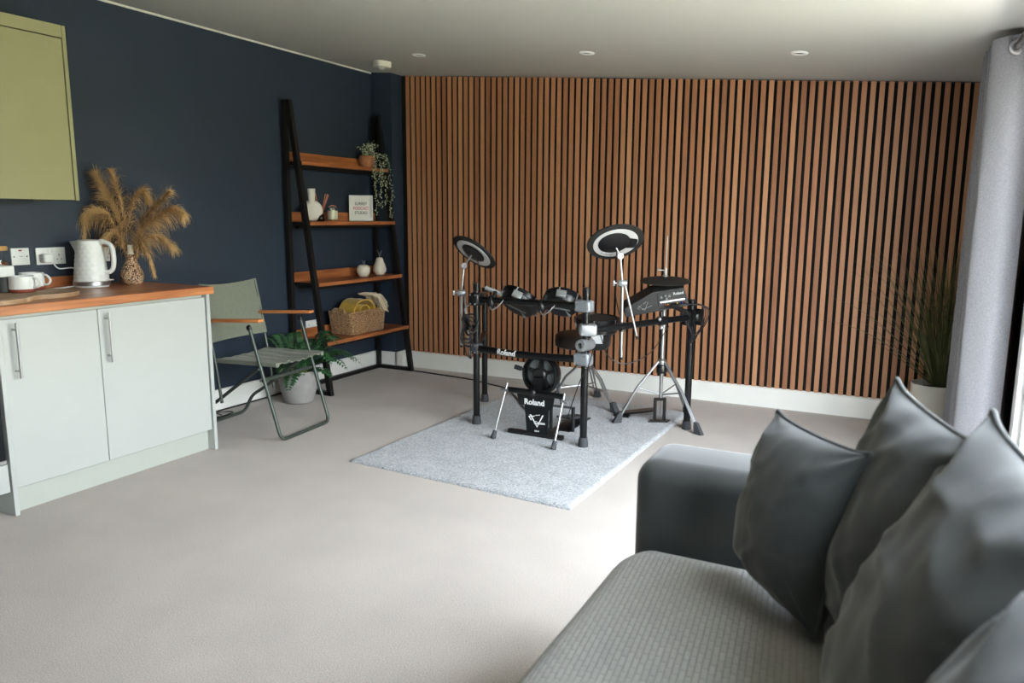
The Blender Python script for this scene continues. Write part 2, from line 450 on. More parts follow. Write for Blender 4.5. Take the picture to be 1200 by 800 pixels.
bm = new(); box(bm, (.63, 1.16, .255), (.66, 1.775, .85), .002, 1); part('door', bm, M_GLASSBLACK, t, 30)
bm = new(); box(bm, (.63, 1.16, .238), (.664, 1.777, .253), .002, 1); part('trim_strip', bm, M_STEEL, t, 30)
bm = new(); box(bm, (.63, 1.16, .11), (.662, 1.779, .234), .0015, 1); part('lower_panel', bm, M_CAB, t, 30)

t = thing('worktop', 'orange brown timber worktop running along the base cabinets', 'worktop', (.34, 2.3, .87))
bm = new(); box(bm, (0, 1.0, .87), (.682, 2.906, .91), .002, 1); part('slab', bm, M_WORKTOP, t, 30)
bm = new(); box(bm, (0, 1.0, .9105), (.018, 2.70, .965), .0015, 1); part('upstand', bm, M_WORKTOP, t, 30)

t = thing('wall_cabinet', 'glossy wall cabinet with green garden reflection painted in, hung above the worktop', 'cabinet', (.17, 1.8, 1.358))
bm = new(); box(bm, (0, 1.2, 1.362), (.325, 2.388, 2.12)); part('carcass', bm, M_WALLCAB, t, 0)
bm = new(); box(bm, (.327, 1.2, 1.36), (.348, 2.385, 2.115), .0015, 1); part('door', bm, M_WALLCAB, t, 30)
bm = new(); box(bm, (0, 2.389, 1.358), (.35, 2.408, 2.176), .001, 1); part('side_panel', bm, M_WALLCAB, t, 30)
bm = new(); box(bm, (.01, 1.2, 2.120), (.35, 2.388, 2.176), .001, 1); part('cornice', bm, M_WALLCAB, t, 30)

# sockets
def socket(y0, y1, z0, z1, label, x=0.0, nsock=1, plain_front=False):
    t = thing('wall_socket', label, 'socket', (x, (y0 + y1) / 2, z0))
    bm = new(); box(bm, (x + .0, y0, z0), (x + .009, y1, z1), .003, 2); part('faceplate', bm, M_WHITEPL, t, 30)
    if plain_front:
        bm = new(); box(bm, (x + .009, (y0 + y1) / 2 - .008, z1 - .016), (x + .0105, (y0 + y1) / 2 + .008, z1 - .009)); part('indicator', bm, M_REDINK, t, 0, label='red indicator window')
        for dy in (-.032, .032):
            bm = new(); cyl(bm, (x + .009, (y0 + y1) / 2 + dy, (z0 + z1) / 2), (x + .0105, (y0 + y1) / 2 + dy, (z0 + z1) / 2), .0035, 10); part('fixing_screw', bm, M_DARKINK, t, 30)
        bm = new(); box(bm, (x + .009, (y0 + y1) / 2 - .006, (z0 + z1) / 2), (x + .0102, (y0 + y1) / 2 + .012, (z0 + z1) / 2 + .003))
        part('printed_mark', bm, M_GREYINK, t, 30)
    else:
        yc = (y0 + y1) / 2
        for s in (-1, 1):
            bm = new(); c = yc + s * .010; box(bm, (x + .009, c - .007, z1 - .027), (x + .0125, c + .007, z1 - .006), .001, 1); part('rocker_switch', bm, M_WHITEPL, t, 30)
        for s in (-1, 1):
            bm = new(); c = yc + s * .042; zc = (z0 + z1) / 2 - .008
            for (dy, dz, a, b) in ((0, .012, .002, .0045), (-.011, -.010, .0035, .002), (.011, -.010, .0035, .002)):
                box(bm, (x + .009, c + dy - a, zc + dz - b), (x + .0096, c + dy + a, zc + dz + b))
            part('pin_holes', bm, M_DARKINK, t, 0)
    return t
socket(2.248, 2.338, 1.034, 1.120, 'square white switched outlet plate with a red indicator above the worktop', plain_front=True)
socket(2.372, 2.527, 1.030, 1.118, 'double white wall socket with a plug in it, left of the kettle')
socket(2.690, 2.785, 1.030, 1.110, 'white double wall socket partly hidden behind the kettle')
socket(4.345, 4.490, .425, .500, 'white wall socket low behind the bottom board of the ladder shelf')
# plug with its lead
t = thing('power_plug', 'white plug with a curling white lead in the socket left of the kettle', 'plug', (.02, 2.407, 1.045))
bm = new(); box(bm, (.0101, 2.383, 1.040), (.058, 2.430, 1.088), .010, 3); part('plug_body', bm, M_WHITEPL, t)
bm = new(); tube(bm, spline([(.045, 2.43, 1.045), (.065, 2.45, 1.01), (.10, 2.50, 1.012), (.13, 2.545, .985), (.14, 2.52, .93), (.13, 2.44, .9150), (.15, 2.36, .9148)], 8), .0034, 8); part('lead', bm, M_WHITEPL, t)

# kettle
kx, ky = .175, 2.552; hd = V((.89, .456, 0)).normalized()
t = thing('kettle', 'white textured electric kettle with a chrome base on the worktop', 'kettle', (kx, ky, .911))
Mk = frame((kx, ky, .911), (0, 0, 1), hd)
def kr(z): return .090 - .028 * (z / .235) ** 1.15
bm = new(); S = 60; rows = 34; rings = []
for i in range(rows + 1):
    z = .034 + (.236 - .034) * i / rows
    ring = []
    for k in range(S):
        a = 2 * pi * k / S
        u = a / (2 * pi) * 15 + (.5 if int(z / .022) % 2 else 0)
        w = (z / .022) % 1
        d = .0048 * (abs(((u % 1) - .5)) + abs(w - .5)) if .045 < z < .225 else .001
        r = kr(z) - d
        ring.append(bm.verts.new(Mk @ V((r * cos(a), r * sin(a), z))))
    rings.append(ring)
for a, b in zip(rings, rings[1:]):
    for k in range(S): bm.faces.new((a[k], a[(k + 1) % S], b[(k + 1) % S], b[k]))
bm.faces.new(rings[-1]); bm.faces.new(rings[0][::-1])
part('body', bm, M_WHITEPL, t, 60)
bm = new(); lathe(bm, [(.084, .010), (.0895, .012), (.0895, .032), (.087, .034)], Mk, 48); part('chrome_band', bm, M_CHROME, t)
bm = new(); lathe(bm, [(.078, 0), (.082, .003), (.082, .008), (.05, .0095)], Mk, 48); part('power_base', bm, M_WHITEPL, t)
bm = new(); lathe(bm, [(.061, .236), (.060, .243), (.050, .248), (.02, .250), (0, .250)], Mk, 36); part('lid', bm, M_WHITEPL, t)
bm = new(); hull(bm, [Mk @ V(p) for p in ((-.058, -.024, .232), (-.058, .024, .232), (-.096, -.010, .240), (-.096, .010, .240), (-.060, -.018, .182), (-.060, .018, .182), (-.07, 0, .172), (-.058, -.02, .243), (-.058, .02, .243))]); part('spout', bm, M_WHITEPL, t, 50)
bm = new(); tube(bm, [Mk @ p for p in spline([(.055, 0, .232), (.085, 0, .236), (.118, 0, .215), (.126, 0, .16), (.120, 0, .105), (.102, 0, .082), (.078, 0, .078)], 6)], .0115, 12, flat=1.25); h = part('handle', bm, M_WHITEPL, t)
bm = new(); box(bm, (.060, -.008, .243), (.078, .008, .252), .002, 2, Mk); part('lid_button', bm, M_WHITEPL, h)
bm = new(); box(bm, (.088, -.010, .036), (.114, .010, .041), .001, 1, Mk); part('switch_lever', bm, M_OFFWHITE, t)

# chopping board, mugs, coffee maker, jar
def outline_slab(bm, pts, z0, z1, bev=.006):
    pp = spline([(x, y, 0) for x, y in pts], 5, True)
    prism(bm, [(p.x, p.y) for p in pp], z1 - z0, Matrix.Translation((0, 0, z0)))
bm = new(); outline_slab(bm, [(.18, 1.80), (.60, 1.80), (.625, 1.93), (.55, 2.03), (.56, 2.14), (.53, 2.235), (.45, 2.30), (.36, 2.32), (.28, 2.26), (.20, 2.22), (.16, 2.0)], .911, .931)
tag(part('chopping_board', bm, M_BOARD, None, 50), 'pale wavy edged wooden board lying on the worktop under the mugs', 'chopping board')
def mug(x, y, z, label, ang, r=.048, h=.078):
    t = thing('mug', label, 'mug', (x, y, z), group='white mugs on the wooden board')
    M = frame((x, y, z), (0, 0, 1), (cos(ang), sin(ang), 0))
    bm = new(); lathe(bm, [(r * .98, .016), (r, .02), (r * .97, h), (r * .93, h + .001), (r * .92, .025), (0, .022)], M, 36); part('cup', bm, M_WHITEPL, t)
    bm = new(); lathe(bm, [(r * .86, 0), (r * .97, .003), (r * .985, .0158), (0, .0158)], M, 36); part('unglazed_base', bm, M_MUGBASE, t, label='brown unglazed base')
    bm = new(); tube(bm, [M @ p for p in spline([(r * .93, 0, h - .008), (r + .018, 0, h - .012), (r + .034, 0, h - .034), (r + .022, 0, .026), (r * .94, 0, .024)], 7)], .0052, 10); part('handle', bm, M_WHITEPL, t)
mug(.36, 2.085, .932, 'white mug with brown base nearest on the wooden board, its handle to the right', .45, .055, .074)
mug(.27, 2.185, .932, 'white mug standing behind the other mug, only its rim and looped handle showing', .50, .054, .080)
t = thing('kitchen_gadget', 'white slab topped gadget on a grey column beside the mugs', 'gadget', (.30, 1.95, .932))
bm = new(); lathe(bm, [(.028, 0), (.03, .004), (.027, .012), (.026, .062), (.026, .0715), (0, .0715)], Matrix.Translation((.30, 2.046, .932)), 28); part('column', bm, M_GREYPL, t)
bm = new(); box(bm, (.25, 1.80, 1.004), (.34, 2.072, 1.056), .008, 3); part('head', bm, M_WHITEPL, t)
t = thing('coffee_jar', 'glass storage jar of ground coffee with a cork lid by the wall', 'jar', (.12, 2.07, .911))
MJ = Matrix.Translation((.10, 2.125, .911))
bm = new(); lathe(bm, [(.0, 0), (.045, 0), (.048, .004), (.048, .20), (.046, .204)], MJ, 32); part('glass', bm, M_JARGLASS, t)
bm = new(); lathe(bm, [(0, .004), (.0455, .004), (.0455, .150), (0, .153)], MJ, 32); part('ground_coffee', bm, M_COFFEE, t)
bm = new(); lathe(bm, [(0, .2045), (.049, .2045), (.050, .209), (.050, .222), (.047, .226), (0, .226)], MJ, 32); part('cork_lid', bm, M_CORK, t)

# vase with pampas grass
def vase_mat():
    m, nt, b = base('beaded_vase_weave')
    vo = N(nt, 'ShaderNodeTexVoronoi', Scale=240.0); nt.links.new(coords(nt), vo.inputs['Vector'])
    sp = N(nt, 'ShaderNodeSeparateColor'); nt.links.new(vo.outputs['Color'], sp.inputs[0])
    nt.links.new(ramp(nt, sp.outputs[0], [(.0, lin((50, 34, 26))), (.32, lin((120, 66, 40))), (.45, lin((196, 150, 110))), (.75, lin((228, 206, 176))), (1, lin((90, 60, 44)))]), b.inputs['Base Color'])
    for e in [n for n in nt.nodes if n.type == 'VALTORGB'][-1:]: e.color_ramp.interpolation = 'CONSTANT'
    bump(nt, b, vo.outputs['Distance'], .8, .004).invert = True
    b.inputs['Roughness'].default_value = .6
    return m
VX, VY = .216, 2.762
tv = thing('vase', 'beaded brown and cream bottle vase holding pampas grass on the worktop', 'vase', (VX, VY, .911))
bm = new(); lathe(bm, [(0, 0), (.042, 0), (.050, .006), (.060, .03), (.061, .05), (.054, .078), (.038, .108), (.026, .138), (.019, .165)], Matrix.Translation((VX, VY, .911)), 40); part('body', bm, vase_mat(), tv, 60)
bm = new(); lathe(bm, [(.019, .165), (.0145, .178), (.0145, .205), (.017, .215), (.0145, .2155), (.0125, .20), (.0125, .168), (0, .167)], Matrix.Translation((VX, VY, .911)), 28); part('neck', bm, M_CERAMIC, tv, 60)
RV = V((.89, .456, 0)); BV = V((-.456, .89, 0)); UV = V((0, 0, 1)); MPX = .00463
NECK = V((VX, VY, 1.10))
def pampas(path, start, dens, length, droop, label, depth=0.0, seed=0):
    rnd = random.Random(seed)
    t = thing('pampas_grass_stem', label, 'dried grass', NECK, group='dried pampas plumes in the beaded vase')
    n = len(path)
    pts = [V((VX, VY, .96)) + RV * (path[-1][0] * .00012)]
    pts += [NECK + RV * (dx * MPX) + UV * (dy * MPX) + BV * (depth * (i + 1) / n) for i, (dx, dy) in enumerate(path)]
    pp = spline(pts, 10)
    bm = new(); tube(bm, pp, .0022, 6, .0008); part('stalk', bm, M_PAMPASTEM, t)
    bm = new(); m = len(pp); i0 = int(m * start * .55)
    for q in range(int(dens * 1.15)):
        f = rnd.random() ** .9; idx = i0 + f * (m - 1 - i0); i = min(int(idx), m - 2)
        p = pp[i].lerp(pp[i + 1], idx - i); tan = (pp[i + 1] - pp[i]).normalized()
        side = V((rnd.gauss(0, 1), rnd.gauss(0, 1), rnd.gauss(0, 1))); side -= tan * side.dot(tan); side.normalize()
        L = length * 1.5 * (.4 + .8 * rnd.random()) * (1 - .5 * f)
        d = (tan * 1.0 + side * (.5 + .9 * rnd.random())).normalized()
        w = side.cross(tan).normalized() * .0021
        a = p; prev = (a - w, a + w)
        vs0 = [bm.verts.new(prev[0]), bm.verts.new(prev[1])]
        for s in range(1, 5):
            d = (d + V((0, 0, -1)) * droop * 1.25 * (.6 + .8 * rnd.random()) * s * .22 + V((rnd.gauss(0, .06), rnd.gauss(0, .06), 0))).normalized()
            a = a + d * (L / 4)
            ww = w * (1 - s / 4.6)
            vs1 = [bm.verts.new(a - ww), bm.verts.new(a + ww)]
            bm.faces.new((vs0[0], vs0[1], vs1[1], vs1[0])); vs0 = vs1
    part('plume', bm, M_PAMPAS, t, 0)
pampas([(-12, 40), (-26, 66), (-36, 88)], .38, 620, .075, .25, 'tallest upright pampas plume at the left of the vase', .02, 1)
pampas([(-4, 45), (-8, 72), (-12, 92)], .38, 420, .075, .45, 'thin upright pampas plume in the middle of the vase', -.03, 2)
pampas([(2, 35), (6, 58), (16, 68), (22, 60)], .35, 480, .085, .7, 'pampas plume curling over just right of the middle', .04, 3)
pampas([(-16, 28), (-32, 46), (-48, 42), (-55, 20)], .25, 700, .10, .9, 'drooping pampas plume arching far left towards the wall cabinet', .0, 4)
pampas([(-9, 14), (-20, 20), (-30, 10), (-33, 0)], .25, 420, .075, .9, 'short pampas plume drooping low above the kettle handle', -.04, 5)
pampas([(12, 26), (30, 50), (48, 68)], .30, 560, .075, .45, 'upper right pampas plume reaching up and away from the kettle', .04, 6)
pampas([(14, 18), (34, 38), (54, 48), (66, 44)], .25, 760, .10, .8, 'longest right hand pampas plume with a feathery drooping edge', -.02, 7)
pampas([(14, 8), (28, 16), (40, 12), (50, 2)], .25, 420, .085, .8, 'pampas plume spreading low to the right of the vase', .03, 8)
pampas([(10, 4), (20, 0), (26, -14), (30, -30)], .35, 240, .05, .9, 'thin pampas wisp hanging down beside the vase', -.03, 9)

# ================================================================== FOLDING CHAIR
ang = atan2(.0848, .9964)
ch = thing('folding_chair', 'olive canvas folding chair with wooden armrests at the end of the worktop', 'chair', (.8735, 3.37, 0), ang)
ORG[ch.name] = V((0, 0, 0))
hw = .23
def cpart(n, bm, m, par=None, **k): return part(n, bm, m, par or ch, local=True, **k)
R_ = .0105
bm = new(); tube(bm, fillet([(-.195, -hw, .662), (0, -hw, R_), (0, hw, R_), (-.195, hw, .662)], .05), R_, 12); fl_ = cpart('front_leg_frame', bm, M_OLIVEFRAME)
bm = new(); tube(bm, fillet([(-.155, -hw + .022, .42), (-.50, -hw + .022, .178), (-.585, -hw + .022, .13), (-.655, -hw + .022, R_), (-.655, hw - .022, R_), (-.585, hw - .022, .13), (-.50, hw - .022, .178), (-.155, hw - .022, .42)], .045), R_, 12); cpart('rear_leg_frame', bm, M_OLIVEFRAME)
bm = new(); tube(bm, fillet([(-.425, -hw, .19), (-.46, -hw, .45), (-.548, -hw, .885)], .08), .0095, 12); cpart('backrest_post', bm, M_OLIVEFRAME)
bm = new(); tube(bm, fillet([(-.425, hw, .19), (-.46, hw, .45), (-.548, hw, .885)], .08), .0095, 12); cpart('backrest_post', bm, M_OLIVEFRAME)
bm = new(); tube(bm, [(-.118, -hw, .352), (-.118, hw, .352)], .011, 10, flat=.55); cpart('front_stretcher', bm, M_OLIVEFRAME)
for s in (-1, 1):
    bm = new(); tube(bm, [(-.47, s * (hw - .02), .438), (-.03, s * (hw - .02), .444)], .0095, 10); cpart('seat_rail', bm, M_OLIVEFRAME)
    bm = new(); box(bm, (-.52, s * hw - .024, .672), (-.105, s * hw + .024, .690), .005, 3)
    for v in bm.verts: v.co.z += .02 * (v.co.x + .5) / .4
    a = cpart('armrest', bm, M_ARMWOOD, label='varnished wooden armrest')
    bm = new(); sphere(bm, (-.195, s * hw, .655), .017, 1, .8, 1.1); cpart('hinge_bracket', bm, M_BLACKPL, a)
    for (x, z) in ((-.128, .42), (-.118, .352), (-.425, .21)):
        bm = new(); cyl(bm, (x, s * (hw + .009), z), (x, s * (hw + .016), z), .006, 10); cpart('rivet', bm, M_CHROME)
# canvas seat with soft sag and wrinkles
def sheet(bm, f, nu, nv, th):
    g = [[None] * (nv + 1) for _ in range(nu + 1)]
    for i in range(nu + 1):
        for j in range(nv + 1): g[i][j] = bm.verts.new(f(i / nu, j / nv))
    for i in range(nu):
        for j in range(nv): bm.faces.new((g[i][j], g[i + 1][j], g[i + 1][j + 1], g[i][j + 1]))
    bmesh.ops.recalc_face_normals(bm, faces=bm.faces)
    bmesh.ops.solidify(bm, geom=bm.faces[:], thickness=th)
def seatf(u, v):
    w = (v - .5) * 2
    sag = -.026 * (1 - w * w) * (.4 + .6 * sin(pi * u))
    wr = .0055 * sin(w * 21 + 1.2 * (u - .5) * w * 4 + 1.6 * noise.noise(V((u * 2, w * 2, 7)))) * (1 - abs(w) ** 4) * (.35 + .65 * u) + .004 * noise.noise(V((u * 5, v * 5, 1)))
    return V((-.47 + .45 * u, w * (hw - .006), .452 + .006 * u + sag + wr))
bm = new(); sheet(bm, seatf, 40, 70, .004)
cpart('seat', bm, M_CANVAS, smooth=70)
for s in (-1, 1):
    bm = new(); tube(bm, [(-.47, s * (hw - .02), .440), (-.02, s * (hw - .02), .447)], .0135, 12, flat=1.1); cpart('seat_sleeve', bm, M_CANVAS, smooth=50)
def backf(u, v):
    w = (v - .5) * 2
    z = .548 + .345 * u; x = -.473 - .072 * u
    sag = -.03 * (1 - w * w) * (.7 + .3 * (1 - u))
    dz = -.018 * (1 - w * w) * u
    return V((x + sag + .002 * noise.noise(V((u * 4, v * 6, 5))), w * (hw + .012), z + dz))
bm = new(); sheet(bm, backf, 26, 34, .006)
cpart('backrest', bm, M_CANVAS, smooth=70)

# ================================================================== FERN IN CONCRETE POT
FX, FY = .30, 3.93
tf = thing('potted_fern', 'green fern in a round grey concrete pot behind the folding chair', 'potted plant', (FX, FY, 0))
bm = new(); lathe(bm, [(0, 0), (.092, 0), (.103, .012), (.122, .09), (.134, .17), (.137, .225), (.134, .230), (.124, .228), (.122, .20), (0, .198)], Matrix.Translation((FX, FY, 0)), 44); part('pot', bm, M_CONCRETE, tf, 50)
bm = new(); lathe(bm, [(.121, .199), (.09, .214), (.04, .222), (0, .224)], Matrix.Translation((FX, FY, 0)), 30); part('moss', bm, M_MOSS, tf, 60, label='yellow green moss')
def frond(bm, p0, dirv, L, rise, nl=20, wl=.066, rnd=random):
    d = V(dirv).normalized(); pts = []
    for i in range(13):
        u = i / 12
        pts.append(V(p0) + d * (L * u) + V((0, 0, rise * sin(u * pi * .62) * 1.15 - .30 * L * u ** 3)))
    tube(bm, pts, .0016, 5, .0006)
    for k in range(2, nl):
        u = k / nl; idx = u * 12; i = min(int(idx), 11); p = pts[i].lerp(pts[i + 1], idx - i); tan = (pts[i + 1] - pts[i]).normalized()
        side = tan.cross(V((0, 0, 1)))
        if side.length < .05: continue
        side.normalize(); nn = side.cross(tan)
        ll = wl * sin(pi * (.12 + .86 * u)) ** .7
        for s in (-1, 1):
            dr = (side * s + tan * .45 - nn * .15 + V((rnd.uniform(-.1, .1), rnd.uniform(-.1, .1), rnd.uniform(-.25, .05)))).normalized()
            wv = dr.cross(nn).normalized() * (ll * .18 + .002)
            a = bm.verts.new(p); b = bm.verts.new(p + dr * ll * .5 + wv); c = bm.verts.new(p + dr * ll); e = bm.verts.new(p + dr * ll * .5 - wv)
            bm.faces.new((a, b, c, e))
rf = random.Random(5)
fd = [(-1.2, .30, .10), (-.75, .36, .14), (-.3, .38, .20), (.1, .36, .14), (.45, .40, .16), (.8, .36, .16), (1.15, .40, .12), (1.5, .34, .16), (1.9, .26, .2), (-1.7, .26, .18), (2.4, .22, .24), (-2.3, .2, .24), (3.1, .18, .24), (.3, .26, .26), (.95, .30, .24), (-.6, .24, .24), (1.3, .26, .26), (-1.0, .33, .04), (.0, .26, .06)]
for a, L, r in fd:
    bm = new(); frond(bm, (FX + .05 * cos(a), FY + .05 * sin(a), .215), (cos(a), sin(a), 0), L, r, rnd=rf); part('frond', bm, M_FERN, tf, 0)

# ================================================================== LADDER SHELF
YL, YR = 4.17, 5.19
ts = thing('ladder_shelf', 'black steel ladder shelf with four timber boards against the navy wall', 'shelf unit', (.2, 4.68, 0))
def fx(z): return .392 - .292 * z / 2.09          # front face of the leaning legs
for yc in (YL, YR):
    bm = new(); h = .017; b_ = .03
    hull(bm, [(fx(z) + dx, yc + s * h, z) for z in (0, 2.09) for dx in (-.034, .004) for s in (-1, 1)])
    hull(bm, [(dx, yc + s * h, z) for z in (0, 2.09) for dx in (.03, .058) for s in (-1, 1)])
    box(bm, (.03, yc - h, 0), (.38, yc + h, .03)); box(bm, (.03, yc - h, 2.065), (fx(2.08), yc + h, 2.09))
    part('side_frame', bm, M_BLACKMETAL, ts, 30)
bm = new(); box(bm, (.03, YL, 0), (.06, YR, .03)); part('floor_bar', bm, M_BLACKMETAL, ts, 0)
for zt, zc in ((1.672, 1), (1.248, 2), (.812, 3), (.385, 4)):
    xf = fx(zt) + .012
    bm = new(); box(bm, (.032, YL + .018, zt - .028), (xf - .004, YR - .018, zt - .002)); box(bm, (.06, YL + .05, zt - .05), (.085, YR - .05, zt - .028)); box(bm, (xf - .05, YL + .018, zt - .046), (xf - .03, YR - .018, zt - .028)); 
    part('support_rail', bm, M_BLACKMETAL, ts, 0)
    bm = new(); box(bm, (.036, YL + .019, zt - .026), (xf, YR + .016 , zt), .0015, 1)
    box(bm, (.034, YL + .019, zt), (.052, YR - .02, zt + .068), .0015, 1)
    part('shelf_board', bm, M_SHELFWOOD, ts, 30)

# shelf 1: trailing plant in a basket bowl
Z1, Z2, Z3, Z4 = 1.673, 1.249, .813, .386
px_, py_ = .128, 4.985
tp = thing('trailing_plant', 'pale green trailing plant in a terracotta basket bowl on the top shelf', 'potted plant', (px_, py_, Z1))
bm = new(); lathe(bm, [(0, 0), (.042, 0), (.056, .016), (.068, .045), (.066, .080), (.056, .092), (.052, .090), (.056, .06), (0, .06)], Matrix.Translation((px_, py_, Z1)), 30); part('bowl', bm, M_TERRA, tp, 50)
bm = new(); lathe(bm, [(.0555, .062), (.04, .075), (0, .085)], Matrix.Translation((px_, py_, Z1)), 20); part('soil', bm, M_SOIL, tp)
rt = random.Random(11)
def leafs(bm, p, n, s, spread):
    for _ in range(n):
        d = V((rt.gauss(0, 1), rt.gauss(0, 1), rt.gauss(.1, .8))).normalized(); q = p + d * spread * rt.random()
        sd = V((rt.gauss(0, 1), rt.gauss(0, 1), rt.gauss(0, 1))).cross(d).normalized() * s * .42
        bm.faces.new([bm.verts.new(x) for x in (q, q + d * s * .5 + sd, q + d * s, q + d * s * .5 - sd)])
bm = new()
for _ in range(26):
    a = rt.uniform(0, 6.28); r = rt.uniform(.0, .085); hgt = rt.uniform(.03, .16)
    leafs(bm, V((px_ + .01 + r * .75 * cos(a), py_ + r * sin(a) + .01, Z1 + .06 + hgt * .8)), 9, .017, .035)
part('crown_leaves', bm, M_TRAIL, tp, 0)
for (dx, dy, dz, L) in ((.045, .00, .09, .43), (.05, .045, .09, .39), (.045, .145, .10, .46), (.05, .125, .10, .36), (.05, .085, .08, .20), (.055, -.035, .08, .14)):
    bm = new(); pts = [V((px_ + dx * .4, py_ + dy * .5, Z1 + .10)), V((px_ + dx + .02, py_ + dy, Z1 + .10))]
    q = V((px_ + dx + .035, py_ + dy + .01, Z1 + .06))
    while q.z > Z1 + .06 - L:
        pts.append(q.copy()); q += V((rt.uniform(-.008, .010), rt.uniform(-.012, .012), -.035))
    pp = spline(pts, 4); tube(bm, pp, .0012, 5); st = part('trailing_stem', bm, M_TRAILSTEM, tp, 0)
    bm = new()
    for p in pp[3:]: leafs(bm, p, 2, .013, .012)
    part('leaves', bm, M_TRAIL, st, 0)

# shelf 2: vase, diffuser, candle, framed print
vx, vy = .130, 4.32
t = thing('round_vase', 'matt white ring shaped vase with a tall neck on the second shelf', 'vase', (vx, vy, Z2))
FC = V((3.994 - vx, -vy, 0)).normalized(); FR_ = V((-FC.y, FC.x, 0))
Mv = frame((vx, vy, Z2 + .078), FC, FR_)
bm = new(); lathe(bm, [(0, -.02), (.050, -.022), (.070, -.012), (.0765, 0), (.070, .012), (.050, .022), (0, .020)], Mv, 40); part('round_body', bm, M_MATTCER, t, 60)
bm = new(); lathe(bm, [(.026, .10), (.024, .15), (.028, .235), (.024, .235), (.02, .15), (0, .14)], Matrix.Translation((vx, vy, Z2)), 28); part('neck', bm, M_MATTCER, t, 60)
bx_, by_ = .165, 4.37
t = thing('reed_diffuser', 'small dark brown reed diffuser bottle with reeds in front of the white vase', 'diffuser', (bx_, by_, Z2))
Mb = Matrix.Translation((bx_, by_, Z2))
bm = new(); lathe(bm, [(0, 0), (.027, 0), (.030, .004), (.030, .04), (.022, .052), (.014, .058), (.014, .075), (.010, .075), (0, .07)], Mb, 28); part('bottle', bm, M_BROWNGLASS, t, 50)
for ln, bk_ in ((-.034, .0), (-.026, .02), (.052, -.01), (.066, .012), (.045, .02)):
    bm = new(); tube(bm, [V((bx_, by_, Z2 + .02)), V((bx_, by_, Z2 + .21 - abs(ln) * .25)) + V((.89, .456, 0)) * ln + V((.456, -.89, 0)) * bk_], .0022, 6); part('reed', bm, M_REED, t, 0)
cx_, cy_ = .15, 4.52
t = thing('candle_jar', 'clear glass candle jar with cream wax on the second shelf', 'candle', (cx_, cy_, Z2))
Mc = Matrix.Translation((cx_, cy_, Z2))
bm = new(); lathe(bm, [(0, 0), (.038, 0), (.041, .003), (.041, .103), (.0385, .103), (.0385, .012), (0, .012)], Mc, 32); part('glass', bm, M_JARGLASS, t, 50)
bm = new(); lathe(bm, [(0, .0125), (.038, .0125), (.038, .08), (0, .081)], Mc, 32); part('wax', bm, M_WAX, t, 50)
bm = new(); tube(bm, [(cx_, cy_, Z2 + .08), (cx_ + .002, cy_, Z2 + .10)], .0012, 5); tube(bm, spline([(cx_ - .02, cy_ - .02, Z2 + .104), (cx_, cy_, Z2 + .118), (cx_ + .02, cy_ + .025, Z2 + .106)], 5), .003, 6); part('twine_bow', bm, M_REED, t, 0)
sx_, sy_ = .150, 4.86
t = thing('framed_sign', 'white framed podcast studio sign with dark and pink lettering on the second shelf', 'sign', (sx_, sy_, Z2))
fd_ = V((3.994 - sx_ - 1.1, -sy_, 0)).normalized(); rt_ = V((-fd_.y, fd_.x, 0))
Ms = frame((sx_, sy_, Z2 + .102), (fd_ + V((0, 0, .06))), rt_)
bm = new(); sw, sh = .092, .1
for lo, hi in (((-sw, -sh, -.03), (-sw + .010, sh, .004)), ((sw - .010, -sh, -.03), (sw, sh, .004)), ((-sw, sh - .010, -.03), (sw, sh, .004)), ((-sw, -sh, -.03), (sw, -sh + .010, .004))): box(bm, lo, hi, .001, 1, Ms)
part('frame', bm, M_WHITEPL, t, 30)
bm = new(); box(bm, (-sw + .009, -sh + .009, -.028), (sw - .009, sh - .009, -.006), 0, 1, Ms); pr = part('print', bm, M_PAPER, t, 0)
for tx, yy, mm in (('SURREY', .034, M_DARKINK), ('PODCAST', -.002, M_PINKINK), ('STUDIO', -.038, M_DARKINK)):
    text_part('lettering', tx, .034, Ms @ Matrix.Translation((0, yy, -.0055)), mm, pr, .0003, .0002, .82 if tx != 'PODCAST' else .80)

# shelf 3: ceramic apple and pear
ax, ay = .20, 4.81
t = thing('ceramic_apple', 'cream glazed ceramic apple on the third shelf', 'ornament', (ax, ay, Z3))
bm = new(); lathe(bm, [(0, .006), (.02, 0), (.036, .006), (.052, .034), (.054, .058), (.044, .086), (.026, .097), (.010, .094), (0, .084)], Matrix.Translation((ax, ay, Z3)), 36); part('body', bm, M_CERAMIC, t, 70)
bm = new(); tube(bm, spline([(ax, ay, Z3 + .083), (ax + .003, ay - .004, Z3 + .105), (ax, ay - .016, Z3 + .13)], 5), .0016, 6); tube(bm, spline([(ax, ay, Z3 + .09), (ax, ay + .012, Z3 + .125), (ax, ay + .022, Z3 + .118), (ax, ay + .008, Z3 + .095)], 5), .0012, 6); part('wire_stem', bm, M_STEEL, t)
ax, ay = .20, 5.02
t = thing('ceramic_pear', 'cream glazed ceramic pear on the third shelf', 'ornament', (ax, ay, Z3))
bm = new(); lathe(bm, [(0, .006), (.02, 0), (.036, .005), (.053, .032), (.055, .052), (.046, .085), (.034, .11), (.029, .128), (.022, .142), (.01, .147), (0, .143)], Matrix.Translation((ax, ay, Z3)), 36); part('body', bm, M_CERAMIC, t, 70)
bm = new(); tube(bm, spline([(ax, ay, Z3 + .142), (ax, ay - .008, Z3 + .175), (ax, ay - .03, Z3 + .205)], 5), .0018, 6); tube(bm, spline([(ax, ay, Z3 + .145), (ax, ay + .015, Z3 + .19), (ax, ay + .032, Z3 + .195), (ax, ay + .012, Z3 + .155)], 5), .0012, 6); part('wire_stem', bm, M_STEEL, t)

